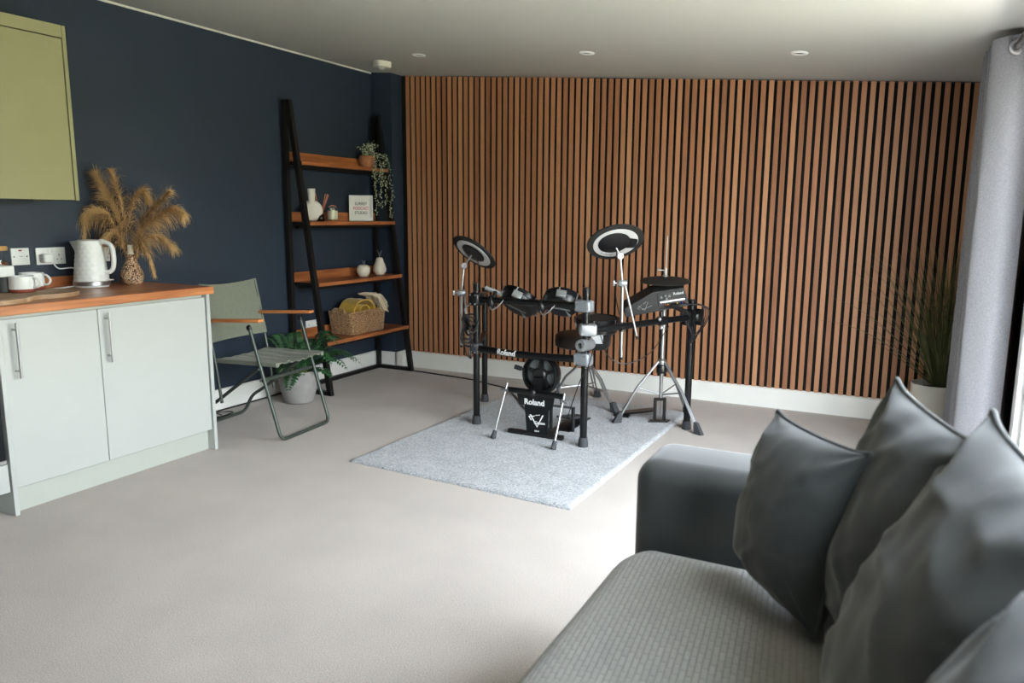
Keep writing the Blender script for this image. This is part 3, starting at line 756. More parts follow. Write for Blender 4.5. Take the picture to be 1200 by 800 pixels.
# shelf 4: woven basket with rolled blanket
bx0, by0 = .198, 4.722
tb = thing('woven_basket', 'rectangular woven seagrass basket on the bottom shelf', 'basket', (bx0, by0, Z4))
def rrect(hx, hy, r, n=5):
    pts = []
    for (sx, sy, a0) in ((1, 1, 0), (-1, 1, pi / 2), (-1, -1, pi), (1, -1, 3 * pi / 2)):
        for k in range(n + 1):
            a = a0 + pi / 2 * k / n
            pts.append((sx * (hx - r) + r * cos(a), sy * (hy - r) + r * sin(a)))
    return pts
bm = new(); nrow = 15
for i in range(nrow):
    z = Z4 + .009 + i * .0118; g = 1 + .10 * i / nrow
    base_ = rrect(.105 * g, .195 * g, .02)
    dense = []
    for q in range(len(base_)):
        a = V(base_[q] + (0,)); b = V(base_[(q + 1) % len(base_)] + (0,)); m = max(1, int((b - a).length / .014))
        for k in range(m): dense.append(a.lerp(b, k / m))
    cen = V((bx0, by0, z))
    pts = [cen + p + p.normalized() * (.0028 * (1 if (k + i) % 2 else -1)) + V((0, 0, rt.uniform(-.0012, .0012))) for k, p in enumerate(dense)]
    tube(bm, pts, .0068, 6, closed=True)
part('weave', bm, M_WICKER, tb, 60)
bm = new(); box(bm, (bx0 - .095, by0 - .185, Z4 + .003), (bx0 + .095, by0 + .185, Z4 + .012)); part('bottom', bm, M_WICKER, tb, 0)
for s in (-1,):
    bm = new(); tube(bm, spline([(bx0 - .05, by0 + s * .220, Z4 + .17), (bx0 - .04, by0 + s * .226, Z4 + .20), (bx0 + .04, by0 + s * .226, Z4 + .20), (bx0 + .05, by0 + s * .220, Z4 + .17)], 6), .008, 8); part('handle', bm, M_WICKER, tb, 60)
tk = thing('blanket', 'rolled mustard yellow blanket with cream fringe in the woven basket', 'blanket', (bx0, by0 + .05, Z4 + .03))
bm = new(); prof = []
for k in range(90):
    u = k / 89; a = -1.2 + u * 4.4 * pi; r = .022 + .098 * u
    prof.append((r * cos(a) * 1.35, r * sin(a)))
cen = V((bx0, by0 + .015, Z4 + .175)); va = None; VD = V((.98, -.10, .0)).normalized(); SD = V((.10, .98, 0)).normalized()
for i in range(2): pass
def blank(u, v):
    k = u * 89; i = min(int(k), 88); f = k - i
    p = prof[i][0] * (1 - f) + prof[i + 1][0] * f, prof[i][1] * (1 - f) + prof[i + 1][1] * f
    wob = .004 * noise.noise(V((u * 30, v * 3, 2)))
    return cen + VD * (.082 * (2 * v - 1)) + SD * (p[0] + wob) + V((0, 0, p[1] + wob))
sheet(bm, blank, 110, 8, .008)
part('roll', bm, M_YELLOW, tk, 80)
bm = new()
for i in range(120):
    u = rt.random(); w_ = rt.uniform(-.06, .115)
    p = cen + VD * w_ + SD * (.045 + .03 * u) + V((0, 0, .118 - .012 * u))
    e = p + SD * rt.uniform(.09, .15) + VD * rt.uniform(-.01, .05) + V((0, 0, -rt.uniform(.05, .14)))
    mid = p.lerp(e, .5) + V((0, 0, .035)) + SD * .012
    tube(bm, spline([p, mid, e], 5), .0030, 5)
part('fringe', bm, M_FRINGE, tk, 60, label='cream tasselled fringe')

# ================================================================== CEILING FITTINGS
CN = V((SL, 0, 1)).normalized()
for x, y, lb in ((.982, 4.471, 'small white recessed ceiling downlight nearest the smoke alarm'), (2.219, 4.423, 'small white recessed ceiling downlight above the drum kit, middle of the three'), (3.421, 4.449, 'small white recessed ceiling downlight nearest the curtain')):
    t = thing('downlight', lb, 'ceiling light', (x, y, ceil_z(x)), group='recessed ceiling downlights')
    M = frame((x, y, ceil_z(x)), -CN, (0, 1, 0))
    bm = new(); lathe(bm, [(.046, 0), (.046, .004), (.042, .008), (.032, .0085), (.029, .006), (.027, .001)], M, 32); part('bezel', bm, M_WHITEPL, t, 50)
    bm = new(); lathe(bm, [(0, .002), (.027, .002), (.027, .0035), (0, .005)], M, 24); part('lamp_face', bm, M_GREYPL, t, 50)
x, y = .487, 4.726
t = thing('smoke_alarm', 'round white smoke alarm on the ceiling near the navy corner', 'smoke alarm', (x, y, ceil_z(x)))
M = frame((x, y, ceil_z(x)), -CN, (0, 1, 0))
bm = new(); lathe(bm, [(.066, 0), (.067, .004), (.067, .034), (.062, .040), (0, .042)], M, 36); part('body', bm, M_OFFWHITE, t, 40)
bm = new(); lathe(bm, [(.022, .042), (.02, .052), (.012, .057), (0, .058)], M, 20); part('sensor', bm, M_OFFWHITE, t, 40)

# ================================================================== RUG
bm = new()
Rm = frame((0, 0, 0), (0, 0, 1), (1.299, -.072, 0))
ra = V((1.466, 3.048, 0)); ru = V((1.299, -.072, 0)); rv = V((.045, 1.935, 0))
n1, n2 = 130, 170
g = [[None] * (n2 + 1) for _ in range(n1 + 1)]
for i in range(n1 + 1):
    for j in range(n2 + 1):
        u, v = i / n1, j / n2; p = ra + ru * u + rv * v
        e = min(u * 1.3, (1 - u) * 1.3, v * 1.93, (1 - v) * 1.93)
        jit = .006 if e < .001 else 0
        p += V((noise.noise(p * 40) * jit, noise.noise(p * 43 + V((5, 0, 0))) * jit, 0))
        p.z = (.015 if e > .012 else .002 + .011 * max(0, e) / .012) + .0022 * noise.noise(p * 75)
        g[i][j] = bm.verts.new(p)
for i in range(n1):
    for j in range(n2): bm.faces.new((g[i][j], g[i + 1][j], g[i + 1][j + 1], g[i][j + 1]))
bnd = [g[i][0] for i in range(n1 + 1)] + [g[n1][j] for j in range(1, n2 + 1)] + [g[i][n2] for i in range(n1 - 1, -1, -1)] + [g[0][j] for j in range(n2 - 1, 0, -1)]
lo = [bm.verts.new((v.co.x, v.co.y, .0005)) for v in bnd]
for i in range(len(bnd)): j = (i + 1) % len(bnd); bm.faces.new((bnd[i], bnd[j], lo[j], lo[i]))
tag(part('rug', bm, M_RUG, None, 80), 'speckled grey rug lying on the carpet under the drum kit', 'rug')
RZ = .0165

# ================================================================== DRUM KIT
FL, FRt, BL, BR = V((1.712, 3.974, 0)), V((2.476, 3.849, 0)), V((1.443, 4.558, 0)), V((2.887, 4.542, 0))
rk = thing('drum_rack', 'black tubular drum rack with grey clamps standing on the grey rug', 'drum rack', (2.1, 4.2, 0))
def on(p, z): return V((p.x, p.y, z))
for p, zb, zt in ((FL, RZ, .885), (FRt, RZ, .905), (BL, 0, .80), (BR, 0, .80)):
    bm = new(); tube(bm, [on(p, zb + .02), on(p, zt)], .0205, 18); po = part('post', bm, M_RACK, rk)
    bm = new(); lathe(bm, [(0, zb), (.029, zb), (.028, zb + .02), (.0245, zb + .052), (.0206, zb + .054)], Matrix.Translation((p.x, p.y, 0)), 22); part('rubber_foot', bm, M_FOOT, po)
    bm = new(); lathe(bm, [(.0206, zt - .004), (.0215, zt - .002), (.0215, zt + .008), (0, zt + .010)], Matrix.Translation((p.x, p.y, 0)), 18); part('end_cap', bm, M_BLACKPL, po)
def bar(pts, r=.019, name='crossbar'):
    bm = new(); tube(bm, pts, r, 16); return part(name, bm, M_RACK, rk)
front = (FRt - FL).normalized(); fn_ = V((front.y, -front.x, 0)).normalized()
bar([on(FL, .797), on(FRt, .812)])
zl0, zl1 = .495, .515
def low_pt(u): return on(FL.lerp(FRt, u), zl0 + (zl1 - zl0) * u) + fn_ * (.055 * sin(pi * u))
lb = bar([low_pt(i / 24) for i in range(25)], .021)
bar([on(FRt, .672), on(BR, .700)])
bar([on(FL, .775), on(BL, .765)])
bar([on(FL, .50), on(BL, .50)], .017)
def clamp(c, ax, dx=.05, dz=.034, dy=.034, m=M_GREYCLAMP, shift=0.0):
    ax = V(ax).normalized(); M = frame(c, V((ax.y, -ax.x, 0)), ax)   # local x along bar, z outward to the camera side
    bm = new(); box(bm, (-dx + shift, -dz, -dy), (dx + shift, dz, dy), .016, 4, M); k = part('clamp', bm, m, rk, 50)
    bm = new()
    for sx in (-1, 1):
        for sy in (-1, 1):
            q = V((shift + sx * (dx - .017), sy * (dz - .013), dy - .002)); cyl(bm, M @ q, M @ (q + V((0, 0, .005))), .006, 10)
    part('bolt', bm, M_CHROME, k)
clamp(on(FL, .797), front, .036, .040, .036, M_BLACKPL, .0); clamp(on(FRt, .812), front, .050, .034, .034, M_GREYCLAMP, -.012)
clamp(on(FL, .495), front, .032, .034, .034, M_FOOT); clamp(on(FRt, .515), front, .050, .036, .034, M_GREYCLAMP, -.012)
clamp(on(FRt, .682), (.89, .456, 0), .050, .034, .036, M_SATIN, .012)
clamp(on(BR, .700), (FRt - BR), .036, .034, .034, M_BLACKPL)
# open pipe end below the side clamp
e0 = on(FRt, .597); ed = V((-.25, -.95, 0)).normalized()
bm = new(); lathe(bm, [(.030, -.055), (.034, -.04), (.036, .02), (.034, .048), (.026, .052), (.017, .050), (.015, .02), (0, .02)], frame(e0, ed, (1, 0, 0)), 24); part('pipe_socket', bm, M_SATIN, rk, 50)
tg = (low_pt(.42) - low_pt(.30)).normalized(); tn = V((tg.y, -tg.x, 0)).normalized()
text_part('lettering', 'Roland', .046, frame(low_pt(.36) + V((0, 0, .002)), tn, tg), M_WHITEINK, lb, .0012, .0016, 1.12, bend=lambda x, y: sqrt(max(1e-6, .0216 ** 2 - y * y)) - .42 * x * x)
# tom mount clamps on the upper front bar
for u in (.15, .62):
    p = on(FL.lerp(FRt, u), .80)
    bm = new(); sphere(bm, p + V((0, 0, -.012)), .036, .75, .8, 1.2); cyl(bm, p + V((0, 0, -.03)), p + V((0, .05, .045)), .012)
    part('tom_mount', bm, M_BLACKPL, rk, 60)
    bm = new(); tube(bm, fillet([p + V((.01, -.04, -.035)), p + V((.03, -.05, -.058)), p + V((.07, -.045, -.03)), p + V((.10, -.03, .01))], .015), .004, 8); part('wing_lever', bm, M_CHROME, rk)
bm = new(); tube(bm, fillet([on(FL, .80) + V((-.04, -.02, -.04)), on(FL, .74) + V((-.075, -.02, 0)), on(FL, .69) + V((-.06, -.02, 0)), on(FL, .665) + V((-.03, -.02, 0))], .02), .005, 8); part('wing_lever', bm, M_CHROME, rk)

def cymbal(c, n, r, label, name='cymbal_pad', ring=(.50, .78), cover=.56, wedge=True, xh=(.889, .457, 0), off=0.0):
    c = V(c); n = V(n).normalized(); M = frame(c, n, xh)   # local +z is the underside
    t = thing('cymbal_pad', label, 'cymbal pad', c)
    bm = new(); lathe(bm, [(0, -.022), (.05, -.020), (r * .6, -.014), (r * .96, -.004), (r, .002), (r * .985, .008), (r * .80, .009), (r * .2, .006), (0, .006)], M, 56); part('rubber_disc', bm, M_RUBBER, t, 40)
    bm = new(); lathe(bm, [(r * .42, .0065), (r * ring[1], .0095), (r * ring[1], .0125), (r * (ring[1] - .02), .0135), (r * .42, .010)], M, 56); rg = part('underside_ring', bm, M_SILVER, t, 40, label='silver underside ring')
    Mo = M @ Matrix.Translation((off * r, .05 * r, 0))
    bm = new(); lathe(bm, [(0, .006), (r * cover * .98, .012), (r * cover, .016), (r * (cover - .05), .021), (r * .2, .024), (0, .024)], Mo, 44)
    part('sensor_cover', bm, M_BLACKPL, t, 40)
    if wedge:
        bm = new(); pl_ = [(r * .3, -.26 * r), (r * (ring[1] - .06) * cos(-.45), r * (ring[1] - .06) * sin(-.45))] + [(r * (ring[1] - .03) * cos(a), r * (ring[1] - .03) * sin(a)) for a in (-.35, -.2, -.05, .1, .2)] + [(r * .3, .30 * r)]
        prism(bm, pl_, .006, M @ Matrix.Translation((0, 0, .0128))); part('jack_housing', bm, M_BLACKPL, t, 30)
    text_part('lettering', 'Roland', r * .15, M @ Matrix.Translation((-.27 * r, -.60 * r, .0128)) @ Matrix.Rotation(-.32, 4, 'Z'), M_GREYINK, rg, .0003, .001, 1.1)
    return M
Mc1 = cymbal((1.66, 4.041, 1.078), (-.256, -.613, -.747), .152, 'smaller left hand black cymbal pad tilted up on its chrome arm', wedge=False, cover=.52)
Mc2 = cymbal((2.562, 4.051, 1.159), (.378, -.489, -.786), .162, 'larger right hand black cymbal pad showing a bright silver underside', off=-.06)

def boom(label, top, til, cl, low, short_a, short_b, rackpt, tilt_cam):
    t = thing('cymbal_boom_stand', label, 'cymbal stand', low)
    bm = new(); tube(bm, [V(low), V(cl)], .0085, 14); part('upright_rod', bm, M_CHROME, t)
    bm = new(); tube(bm, [V(cl), V(til)], .0070, 12); part('upper_rod', bm, M_CHROME, t)
    bm = new(); tube(bm, [V(til), V(top)], .0055, 10); part('tilter_post', bm, M_CHROME, t)
    bm = new(); d = V((.45, -.88, .1)).normalized(); lathe(bm, [(0, -.014), (.017, -.013), (.019, -.010), (.019, .010), (.017, .013), (.006, .014), (0, .012)], frame(til, d), 24); part('tilter', bm, M_CHROME, t)
    bm = new(); d = V((.89, .456, 0)); lathe(bm, [(0, -.026), (.017, -.026), (.020, -.022), (.020, .022), (.017, .026), (0, .026)], frame(cl, d), 24)
    cyl(bm, V(cl) - d * .026, V(cl) - d * .046, .005); box(bm, (-.004, -.016, -.054), (.004, .016, -.042), .002, 1, frame(cl, d)); part('boom_clamp', bm, M_SATIN, t, 50)
    bm = new(); tube(bm, [V(short_a), V(short_b)], .0065, 12); b = part('boom_rod', bm, M_CHROME, t)
    dd = (V(short_b) - V(short_a)).normalized(); bm = new(); cyl(bm, V(short_b), V(short_b) + dd * .02, .0075); part('rod_cap', bm, M_BLACKPL, b)
    dl = (V(low) - V(cl)).normalized(); bm = new(); cyl(bm, V(low), V(low) + dl * .014, .0092); part('rod_cap', bm, M_BLACKPL, t)
    bm = new(); q = V(rackpt[0]); lathe(bm, [(.012, -.026), (.019, -.024), (.019, .024), (.012, .026)], frame(q, (0, 0, 1)), 18); tube(bm, [q, V(rackpt[1])], .013, 12); part('rack_clamp', bm, M_BLACKPL, t, 50)
boom('chrome arm carrying the right hand cymbal pad with the silver underside', (2.556, 4.060, 1.140), (2.583, 4.081, 1.077), (2.598, 4.088, .925), (2.603, 4.091, .500), (2.614, 4.088, .915), (2.682, 4.120, .626), ((2.603, 4.091, .675), (2.622, 4.098, .680)), None)
boom('chrome arm carrying the left hand cymbal pad beside the rack post', (1.645, 4.037, 1.062), (1.598, 4.018, .992), (1.585, 4.010, .825), (1.583, 4.010, .498), (1.600, 4.020, .815), (1.637, 4.026, .433), ((1.612, 4.022, .62), (1.700, 3.98, .62)), None)

def tom(label, c, n, r, h, group, bowl=False, name='tom_pad'):
    c = V(c); M = frame(c, n, (.889, .457, 0)); t = thing('drum_pad', label, 'drum pad', c, group=None)
    bm = new(); lathe(bm, [(r * .55, -h * 1.0), (r * .80, -h * .92), (r * .93, -h * .55), (r * .95, -.004), (0, -.004), (0, -h)] if not bowl else [(0, -h), (r * .5, -h * .99), (r * .62, -h * .9), (r * .68, -h * .55), (r * .92, -h * .42), (r * .95, -.004), (0, -.004)], M, 40); part('shell', bm, M_BLACKPL, t, 40)
    bm = new(); lathe(bm, [(r * .93, -.028), (r, -.026), (r * 1.02, -.012), (r * 1.01, .004), (r * .95, .007), (r * .93, 0)], M, 44); part('hoop', bm, M_RACK, t, 40)
    bm = new(); lathe(bm, [(0, .0015), (r * .93, .0), (r * .93, -.003), (0, -.003)], M, 40); part('drum_head', bm, M_RUBBER, t, 40)
    for k in range(6):
        a = k * pi / 3 + .3; q = V((r * .985 * cos(a), r * .985 * sin(a), 0)); bm = new(); tube(bm, [M @ (q + V((0, 0, -.05))), M @ (q + V((0, 0, .004)))], .0055, 8); part('tension_rod', bm, M_CHROME, t)
    bm = new(); box(bm, (-.030, -.022, -.004), (.030, .022, .016), .004, 2, M @ Matrix.Translation((-.01, -r * .90, -h * .55)) @ Matrix.Rotation(radians(90), 4, 'X')); part('mount_plate', bm, M_SATIN, t, 40, label='grey mounting plate')
    bm = new(); tube(bm, [M @ V((-.03, -r * .75, -h * .7)), M @ V((.06, r * .55, -h * 1.02))], .009, 8, flat=.5); tube(bm, [M @ V((-r * .5, 0, -h * 1.0)), M @ V((r * .5, 0, -h * 1.0))], .008, 8, flat=.5); part('underside_rib', bm, M_GREYPL, t)
    return t
tom('left hand black tom pad tilted away, seen from its underside', (1.945, 4.125, .800), (.20, .62, .76), .128, .075, None)
tom('middle black tom pad with a pale square mounting plate behind the front bar', (2.232, 4.095, .815), (-.10, .66, .75), .112, .07, None)
tom('right hand black drum pad with a level head beside the side clamps', (2.405, 4.205, .700), (.02, -.04, 1), .134, .185, None, True)

bm = new(); tube(bm, [(1.752, 4.012, .866), (1.866, 4.062, .818)], .013, 10, flat=.45); tube(bm, [(1.866, 4.062, .818), (1.90, 4.10, .80)], .006, 8); part('bracket_arm', bm, M_SATIN, rk, label='grey bracket arm')
Mq = frame((1.900, 4.058, .835), (.35, -.9, .1), (.7, .25, .6))
bm = new()
for lo, hi in (((-.034, -.034, 0), (-.026, .034, .012)), ((.026, -.034, 0), (.034, .034, .012)), ((-.034, .026, 0), (.034, .034, .012)), ((-.034, -.034, 0), (.034, -.026, .012))): box(bm, lo, hi, .001, 1, Mq)
part('square_bracket', bm, M_GREYPL, rk, 30)
# kick pad tower
kc = V((2.157, 3.955, .378)); kn = V((-.06, -1, .06)).normalized(); Mk2 = frame(kc, kn, (1, -.06, 0))
t = thing('kick_pad', 'black bass drum pad tower with spoked round back on the grey rug', 'drum pad', (2.16, 3.92, RZ))
bm = new(); lathe(bm, [(.098, -.05), (.112, -.046), (.118, -.02), (.118, .012), (.112, .022), (.102, .024), (.097, .016), (.096, -.01), (.096, -.05)], Mk2, 48); part('rim', bm, M_RACK, t, 40)
bm = new(); lathe(bm, [(0, -.018), (.097, -.018), (.097, -.03), (0, -.045)], Mk2, 40); part('back_disc', bm, M_KICKGREY, t, 40)
for k in range(5):
    a = pi / 2 + k * 2 * pi / 5; M5 = Mk2 @ Matrix.Rotation(a, 4, 'Z')
    bm = new(); hull(bm, [M5 @ V(p) for p in ((.02, -.014, -.016), (.02, .014, -.016), (.099, -.008, -.016), (.099, .008, -.016), (.02, -.010, .018), (.02, .010, .018), (.099, -.005, .012), (.099, .005, .012))]); part('spoke', bm, M_BLACKPL, t, 30)
bm = new(); lathe(bm, [(0, -.01), (.042, -.008), (.042, .018), (.034, .026), (0, .027)], Mk2, 30); part('hub', bm, M_BLACKPL, t, 40)
bm = new(); cyl(bm, V((2.045, 3.93, .405)), V((2.005, 3.915, .418)), .014); cyl(bm, V((2.062, 3.935, .40)), V((2.045, 3.93, .405)), .008); part('side_knob', bm, M_BLACKPL, t)
lean = V((0, 0, 0))
plate = [(2.037, .262), (2.274, .262), (2.264, .192), (2.240, .186), (2.236, .032), (2.103, .032), (2.086, .198), (2.052, .200)]
bm = new(); prism(bm, [(x, z) for x, z in plate], .012, Matrix(((1, 0, 0, 0), (0, 0, 1, 3.888), (0, 1, 0, 0), (0, 0, 0, 1)))); pl = part('front_plate', bm, M_RACK, t, 30)
text_part('lettering', 'Roland', .046, frame((2.150, 3.8872, .222), (0, -1, 0), (1, 0, 0)), M_WHITEINK, pl, .0006, .0016, 1.02)
text_part('lettering', 'Drums', .020, frame((2.188, 3.8872, .104), (0, -1, 0), (1, 0, 0)) @ Matrix.Shear('XY', 4, (.25, 0)), M_WHITEINK, pl, .0006, .0004, 1.15)
Mp = Matrix(((1, 0, 0, 2.166), (0, 0, -1, 3.8872), (0, 1, 0, .118), (0, 0, 0, 1)))
bm = new()
for poly in ([(-.046, .030), (-.034, .030), (.004, -.034), (.004, -.044)], [(.004, -.044), (.004, -.034), (.036, .034), (.046, .034)], [(-.054, .020), (-.012, .026), (-.012, .021), (-.044, .015)], [(-.054, .020), (-.044, .015), (-.030, -.002), (-.036, -.006)], [(-.010, .030), (.022, .036), (.022, .032), (-.006, .026)], [(-.016, -.020), (.056, -.016), (.056, -.021), (-.014, -.025)]): prism(bm, poly, .0008, Mp)
part('emblem', bm, M_WHITEINK, pl, 0)
text_part('lettering', 'KD-8', .013, frame((2.168, 3.8872, .052), (0, -1, 0), (1, 0, 0)), M_WHITEINK, pl, .0005, .0003)
bm = new(); box(bm, (2.10, 3.90, .22), (2.22, 3.945, .30), .006); box(bm, (2.13, 3.905, .28), (2.185, 3.95, .37), .006); part('tower_bracket', bm, M_RACK, t, 30)
bm = new(); box(bm, (1.975, 3.885, RZ), (2.33, 3.925, .040), .005); box(bm, (2.10, 3.91, RZ), (2.24, 4.06, .03), .004); part('foot_bar', bm, M_BLACKPL, t, 30)
kl, kr_ = V((1.975, 3.855, .292)), V((2.378, 3.835, .292))
bm = new(); tube(bm, [kl.lerp(kr_, .06), kl.lerp(kr_, .94)], .0165, 16); part('spur_tube', bm, M_RACK, t)
bm = new(); sphere(bm, kl.lerp(kr_, .47) + V((0, -.016, .0)), .022, 1, .7, 1.1); part('centre_knob', bm, M_BLACKPL, t)
for top, foot, sd in ((kl + V((.018, -.012, .03)), V((1.957, 3.738, RZ)), -1), (kr_ + V((-.012, -.012, .012)), V((2.353, 3.712, RZ)), 1)):
    dv = (foot - top).normalized()
    bm = new(); tube(bm, [top - dv * .01, foot - dv * .02], .0062, 12); lg = part('leg', bm, M_CHROME, t)
    bm = new(); tube(bm, [foot - dv * .050, foot - dv * .012], .011, 14, .0165); tube(bm, [foot - dv * .012, foot + V((0, 0, .002))], .0165, 14); part('rubber_foot', bm, M_FOOT, lg, 50)
    bm = new(); c0 = top + dv * .035; cyl(bm, c0 - V((sd * .012, 0, 0)), c0 + V((sd * .022, 0, 0)), .010); box(bm, c0 + V((sd * .03 - .006, -.005, -.014)), c0 + V((sd * .03 + .006, .005, .014)), .003, 2); part('wing_bolt', bm, M_CHROME, t)
# bass pedal behind the kick pad
t = thing('bass_pedal', 'black bass drum pedal on the rug behind the kick pad', 'pedal', (2.2, 4.2, RZ))
bm = new(); box(bm, (2.185, 4.07, RZ), (2.30, 4.42, .026), .003); part('base_plate', bm, M_BLACKPL, t, 30)
bm = new(); hull(bm, [(x, y, z + d) for x in (2.195, 2.285) for (y, z) in ((4.11, .085), (4.40, .03)) for d in (0, .012)]); part('footboard', bm, M_FOOT, t, 30)
for x in (2.17, 2.315):
    bm = new(); tube(bm, [(x, 4.085, .02), (x, 4.085, .17)], .011, 12); part('pedal_post', bm, M_BLACKPL, t)
bm = new(); cyl(bm, (2.165, 4.085, .165), (2.32, 4.085, .165), .008); part('axle', bm, M_CHROME, t)
bm = new(); cyl(bm, (2.24, 4.085, .165), (2.22, 4.05, .30), .005); sphere(bm, (2.22, 4.045, .312), .022); part('beater', bm, M_FOOT, t)

# hi-hat
hx, hy = 2.703, 4.588
t = thing('hi_hat_stand', 'chrome hi-hat stand with three braced legs and a black pedal', 'hi-hat stand', (hx, hy, 0))
bm = new(); tube(bm, [(hx, hy, .155), (hx, hy, .36)], .0115, 14); tube(bm, [(hx, hy, .06), (hx, hy, .155)], .004, 6); part('lower_tube', bm, M_CHROME, t)
bm = new(); tube(bm, [(hx, hy, .36), (hx, hy, .87)], .0130, 14); part('upper_tube', bm, M_CHROME, t)
bm = new(); lathe(bm, [(.014, .86), (.022, .862), (.024, .885), (.012, .892)], Matrix.Translation((hx, hy, 0)), 18); part('seat_cup', bm, M_BLACKPL, t)
bm = new(); tube(bm, [(hx, hy, .87), (hx + .004, hy, 1.182)], .0036, 10); part('pull_rod', bm, M_CHROME, t)
bm = new()
lathe(bm, [(.0115, .325), (.032, .327), (.034, .335), (.034, .372), (.03, .380), (.013, .382)], Matrix.Translation((hx, hy, 0)), 20); part('collar', bm, M_BLACKPL, t, 40)
bm = new(); lathe(bm, [(.0135, .383), (.026, .385), (.026, .41), (.018, .418), (.0135, .42)], Matrix.Translation((hx, hy, 0)), 20); part('height_clamp', bm, M_CHROME, t); bm = new(); lathe(bm, [(.013, .62), (.018, .622), (.019, .655), (.013, .66)], Matrix.Translation((hx, hy, 0)), 20); part('height_clamp', bm, M_CHROME, t)
for fx_, fy_, rz in ((2.474, 4.412, RZ), (2.988, 4.450, 0), (2.80, 4.90, 0)):
    f = V((fx_, fy_, rz)); d = (V((fx_, fy_, 0)) - V((hx, hy, 0))).normalized()
    bm = new(); top = V((hx, hy, .40)) + d * .024; end = f + V((0, 0, .05)) - d * .03
    sd = d.cross(V((0, 0, 1))) * .007
    mid = top.lerp(end, .52) + V((0, 0, .012)) + d * .012
    for s in (-1, 1): tube(bm, [top + sd * s, mid + sd * s, end + sd * s], .0058, 8)
    lg = part('leg', bm, M_CHROME, t)
    bm = new(); hull(bm, [end + V((0, 0, .022)) + sd * 1.6 - d * .012, end + V((0, 0, .022)) - sd * 1.6 - d * .012, end + V((0, 0, .018)) + sd * 1.6 + d * .015, end + V((0, 0, .018)) - sd * 1.6 + d * .015] + [f + d * a + sd * 2.2 * s + V((0, 0, .001)) for a in (-.03, .025) for s in (-1, 1)]); part('rubber_foot', bm, M_FOOT, lg, 40)
    bm = new(); tube(bm, [mid, V((hx, hy, .19)) + d * .012], .005, 8, flat=.5); part('brace', bm, M_CHROME, t)
pd = V((-.93, -.10, 0)).normalized(); ps = V((-pd.y, pd.x, 0))
bm = new(); fdv = V((.89, .456, 0))
for s in (-1, 1): hull(bm, [V((hx, hy - .01, 0)) + fdv * (s * .030 + a) + V((0, b, z)) for a in (-.009, .009) for b in (-.008, .008) for z in (.022, .155)])
hull(bm, [V((hx, hy - .01, 0)) + fdv * (s * .038) + V((0, b, z)) for s in (-1, 1) for b in (-.008, .008) for z in (.15, .168)])
part('pedal_fork', bm, M_RACK, t, 30)
bm = new(); hull(bm, [V((hx, hy - .012, 0)) + fdv * (s * .062) + V((0, b, z)) for s in (-1, 1) for b in (-.03, .03) for z in (.001, .02)]); part('base_plate', bm, M_BLACKPL, t, 30)
bm = new(); hull(bm, [V((hx, hy + .02, 0)) + pd * a + ps * b + V((0, 0, z + dz)) for (a, z) in ((.04, .075), (.27, .030)) for b in (-.042, .042) for dz in (0, .011)]); hull(bm, [V((hx, hy + .02, 0)) + pd * a + ps * b + V((0, 0, z)) for a in (.20, .30) for b in (-.03, .03) for z in (RZ, .032)]); part('footboard', bm, M_RACK, t, 30)
t = thing('hi_hat_pad', 'round black level hi-hat pad on the chrome rod above the drum module', 'cymbal pad', (hx, hy, .90))
bm = new(); lathe(bm, [(0, -.008), (.06, -.007), (.13, -.005), (.152, -.002), (.153, .002), (.148, .005), (.09, .012), (.035, .022), (0, .024)], frame((hx, hy, .906), (.03, -.10, 1)), 56); part('rubber_disc', bm, M_RUBBER, t, 40)
bm = new(); lathe(bm, [(.005, .933), (.017, .934), (.018, .942), (.011, .946), (.010, .985), (.004, .988)], Matrix.Translation((hx + .001, hy, 0)), 18); cyl(bm, (hx, hy, .972), (hx - .035, hy - .018, .974), .004); box(bm, (hx - .046, hy - .026, .964), (hx - .034, hy - .016, .984), .003, 1); part('clutch', bm, M_CHROME, t)

# drum module on the side bar
t = thing('drum_module', 'black wedge shaped drum sound module with leads plugged in along its edge', 'drum module', (2.75, 4.44, .74))
A = [V((2.682, 4.405, .850)), V((2.849, 4.491, .880)), V((2.880, 4.507, .772)), V((2.717, 4.423, .738))]
bk = V((-.30, .60, .16)) * .18
Eg = [V((2.530, 4.345, .750)), V((2.536, 4.348, .698))]
bm = new(); hull(bm, A + [p + bk for p in A] + Eg + [p + bk for p in Eg]); mo = part('body', bm, M_MODULE, t, 20)
xv = (A[1] - A[0]).normalized(); yv = (A[0] - A[3]); yv = (yv - xv * yv.dot(xv)).normalized(); nv = xv.cross(yv)
ctr = (A[0] + A[1] + A[2] + A[3]) / 4
Mm = Matrix((xv, yv, nv)).transposed().to_4x4(); Mm.translation = ctr + nv * .002
bm = new(); box(bm, (-.082, -.045, -.001), (.085, .048, .003), .001, 1, Mm); jp = part('jack_panel', bm, M_MODULE, t, 30)
bm = new(); box(bm, (-.070, -.014, .003), (.080, -.004, .0042), 0, 1, Mm); part('label_strip', bm, M_SILVER, jp, 0, label='pale label strip')
bm = new()
for i in range(11): box(bm, (-.068 + i * .0136, -.030, .003), (-.060 + i * .0136, -.020, .006), .001, 1, Mm)
part('jack_socket', bm, M_FOOT, jp, 0)
bm = new()
for i, (x, y) in enumerate(((-.06, .02), (-.036, .026), (-.012, .022), (-.03, .008))): lathe(bm, [(.008, .003), (.0075, .012), (0, .013)], Mm @ Matrix.Translation((x, y, 0)), 14)
part('knob', bm, M_GREYPL, jp)
text_part('lettering', 'Roland', .022, Mm @ Matrix.Translation((.045, .030, .0032)), M_GREYINK, jp, .0003, .0008)
n2_ = (A[0] - A[3]).cross(Eg[0] - A[3]).normalized()
if n2_.dot(V((3.99, 0, 1.29)) - A[0]) < 0: n2_ = -n2_
c2 = (A[0] + A[3] + Eg[0] + Eg[1]) / 4 + V((.02, .012, .004))
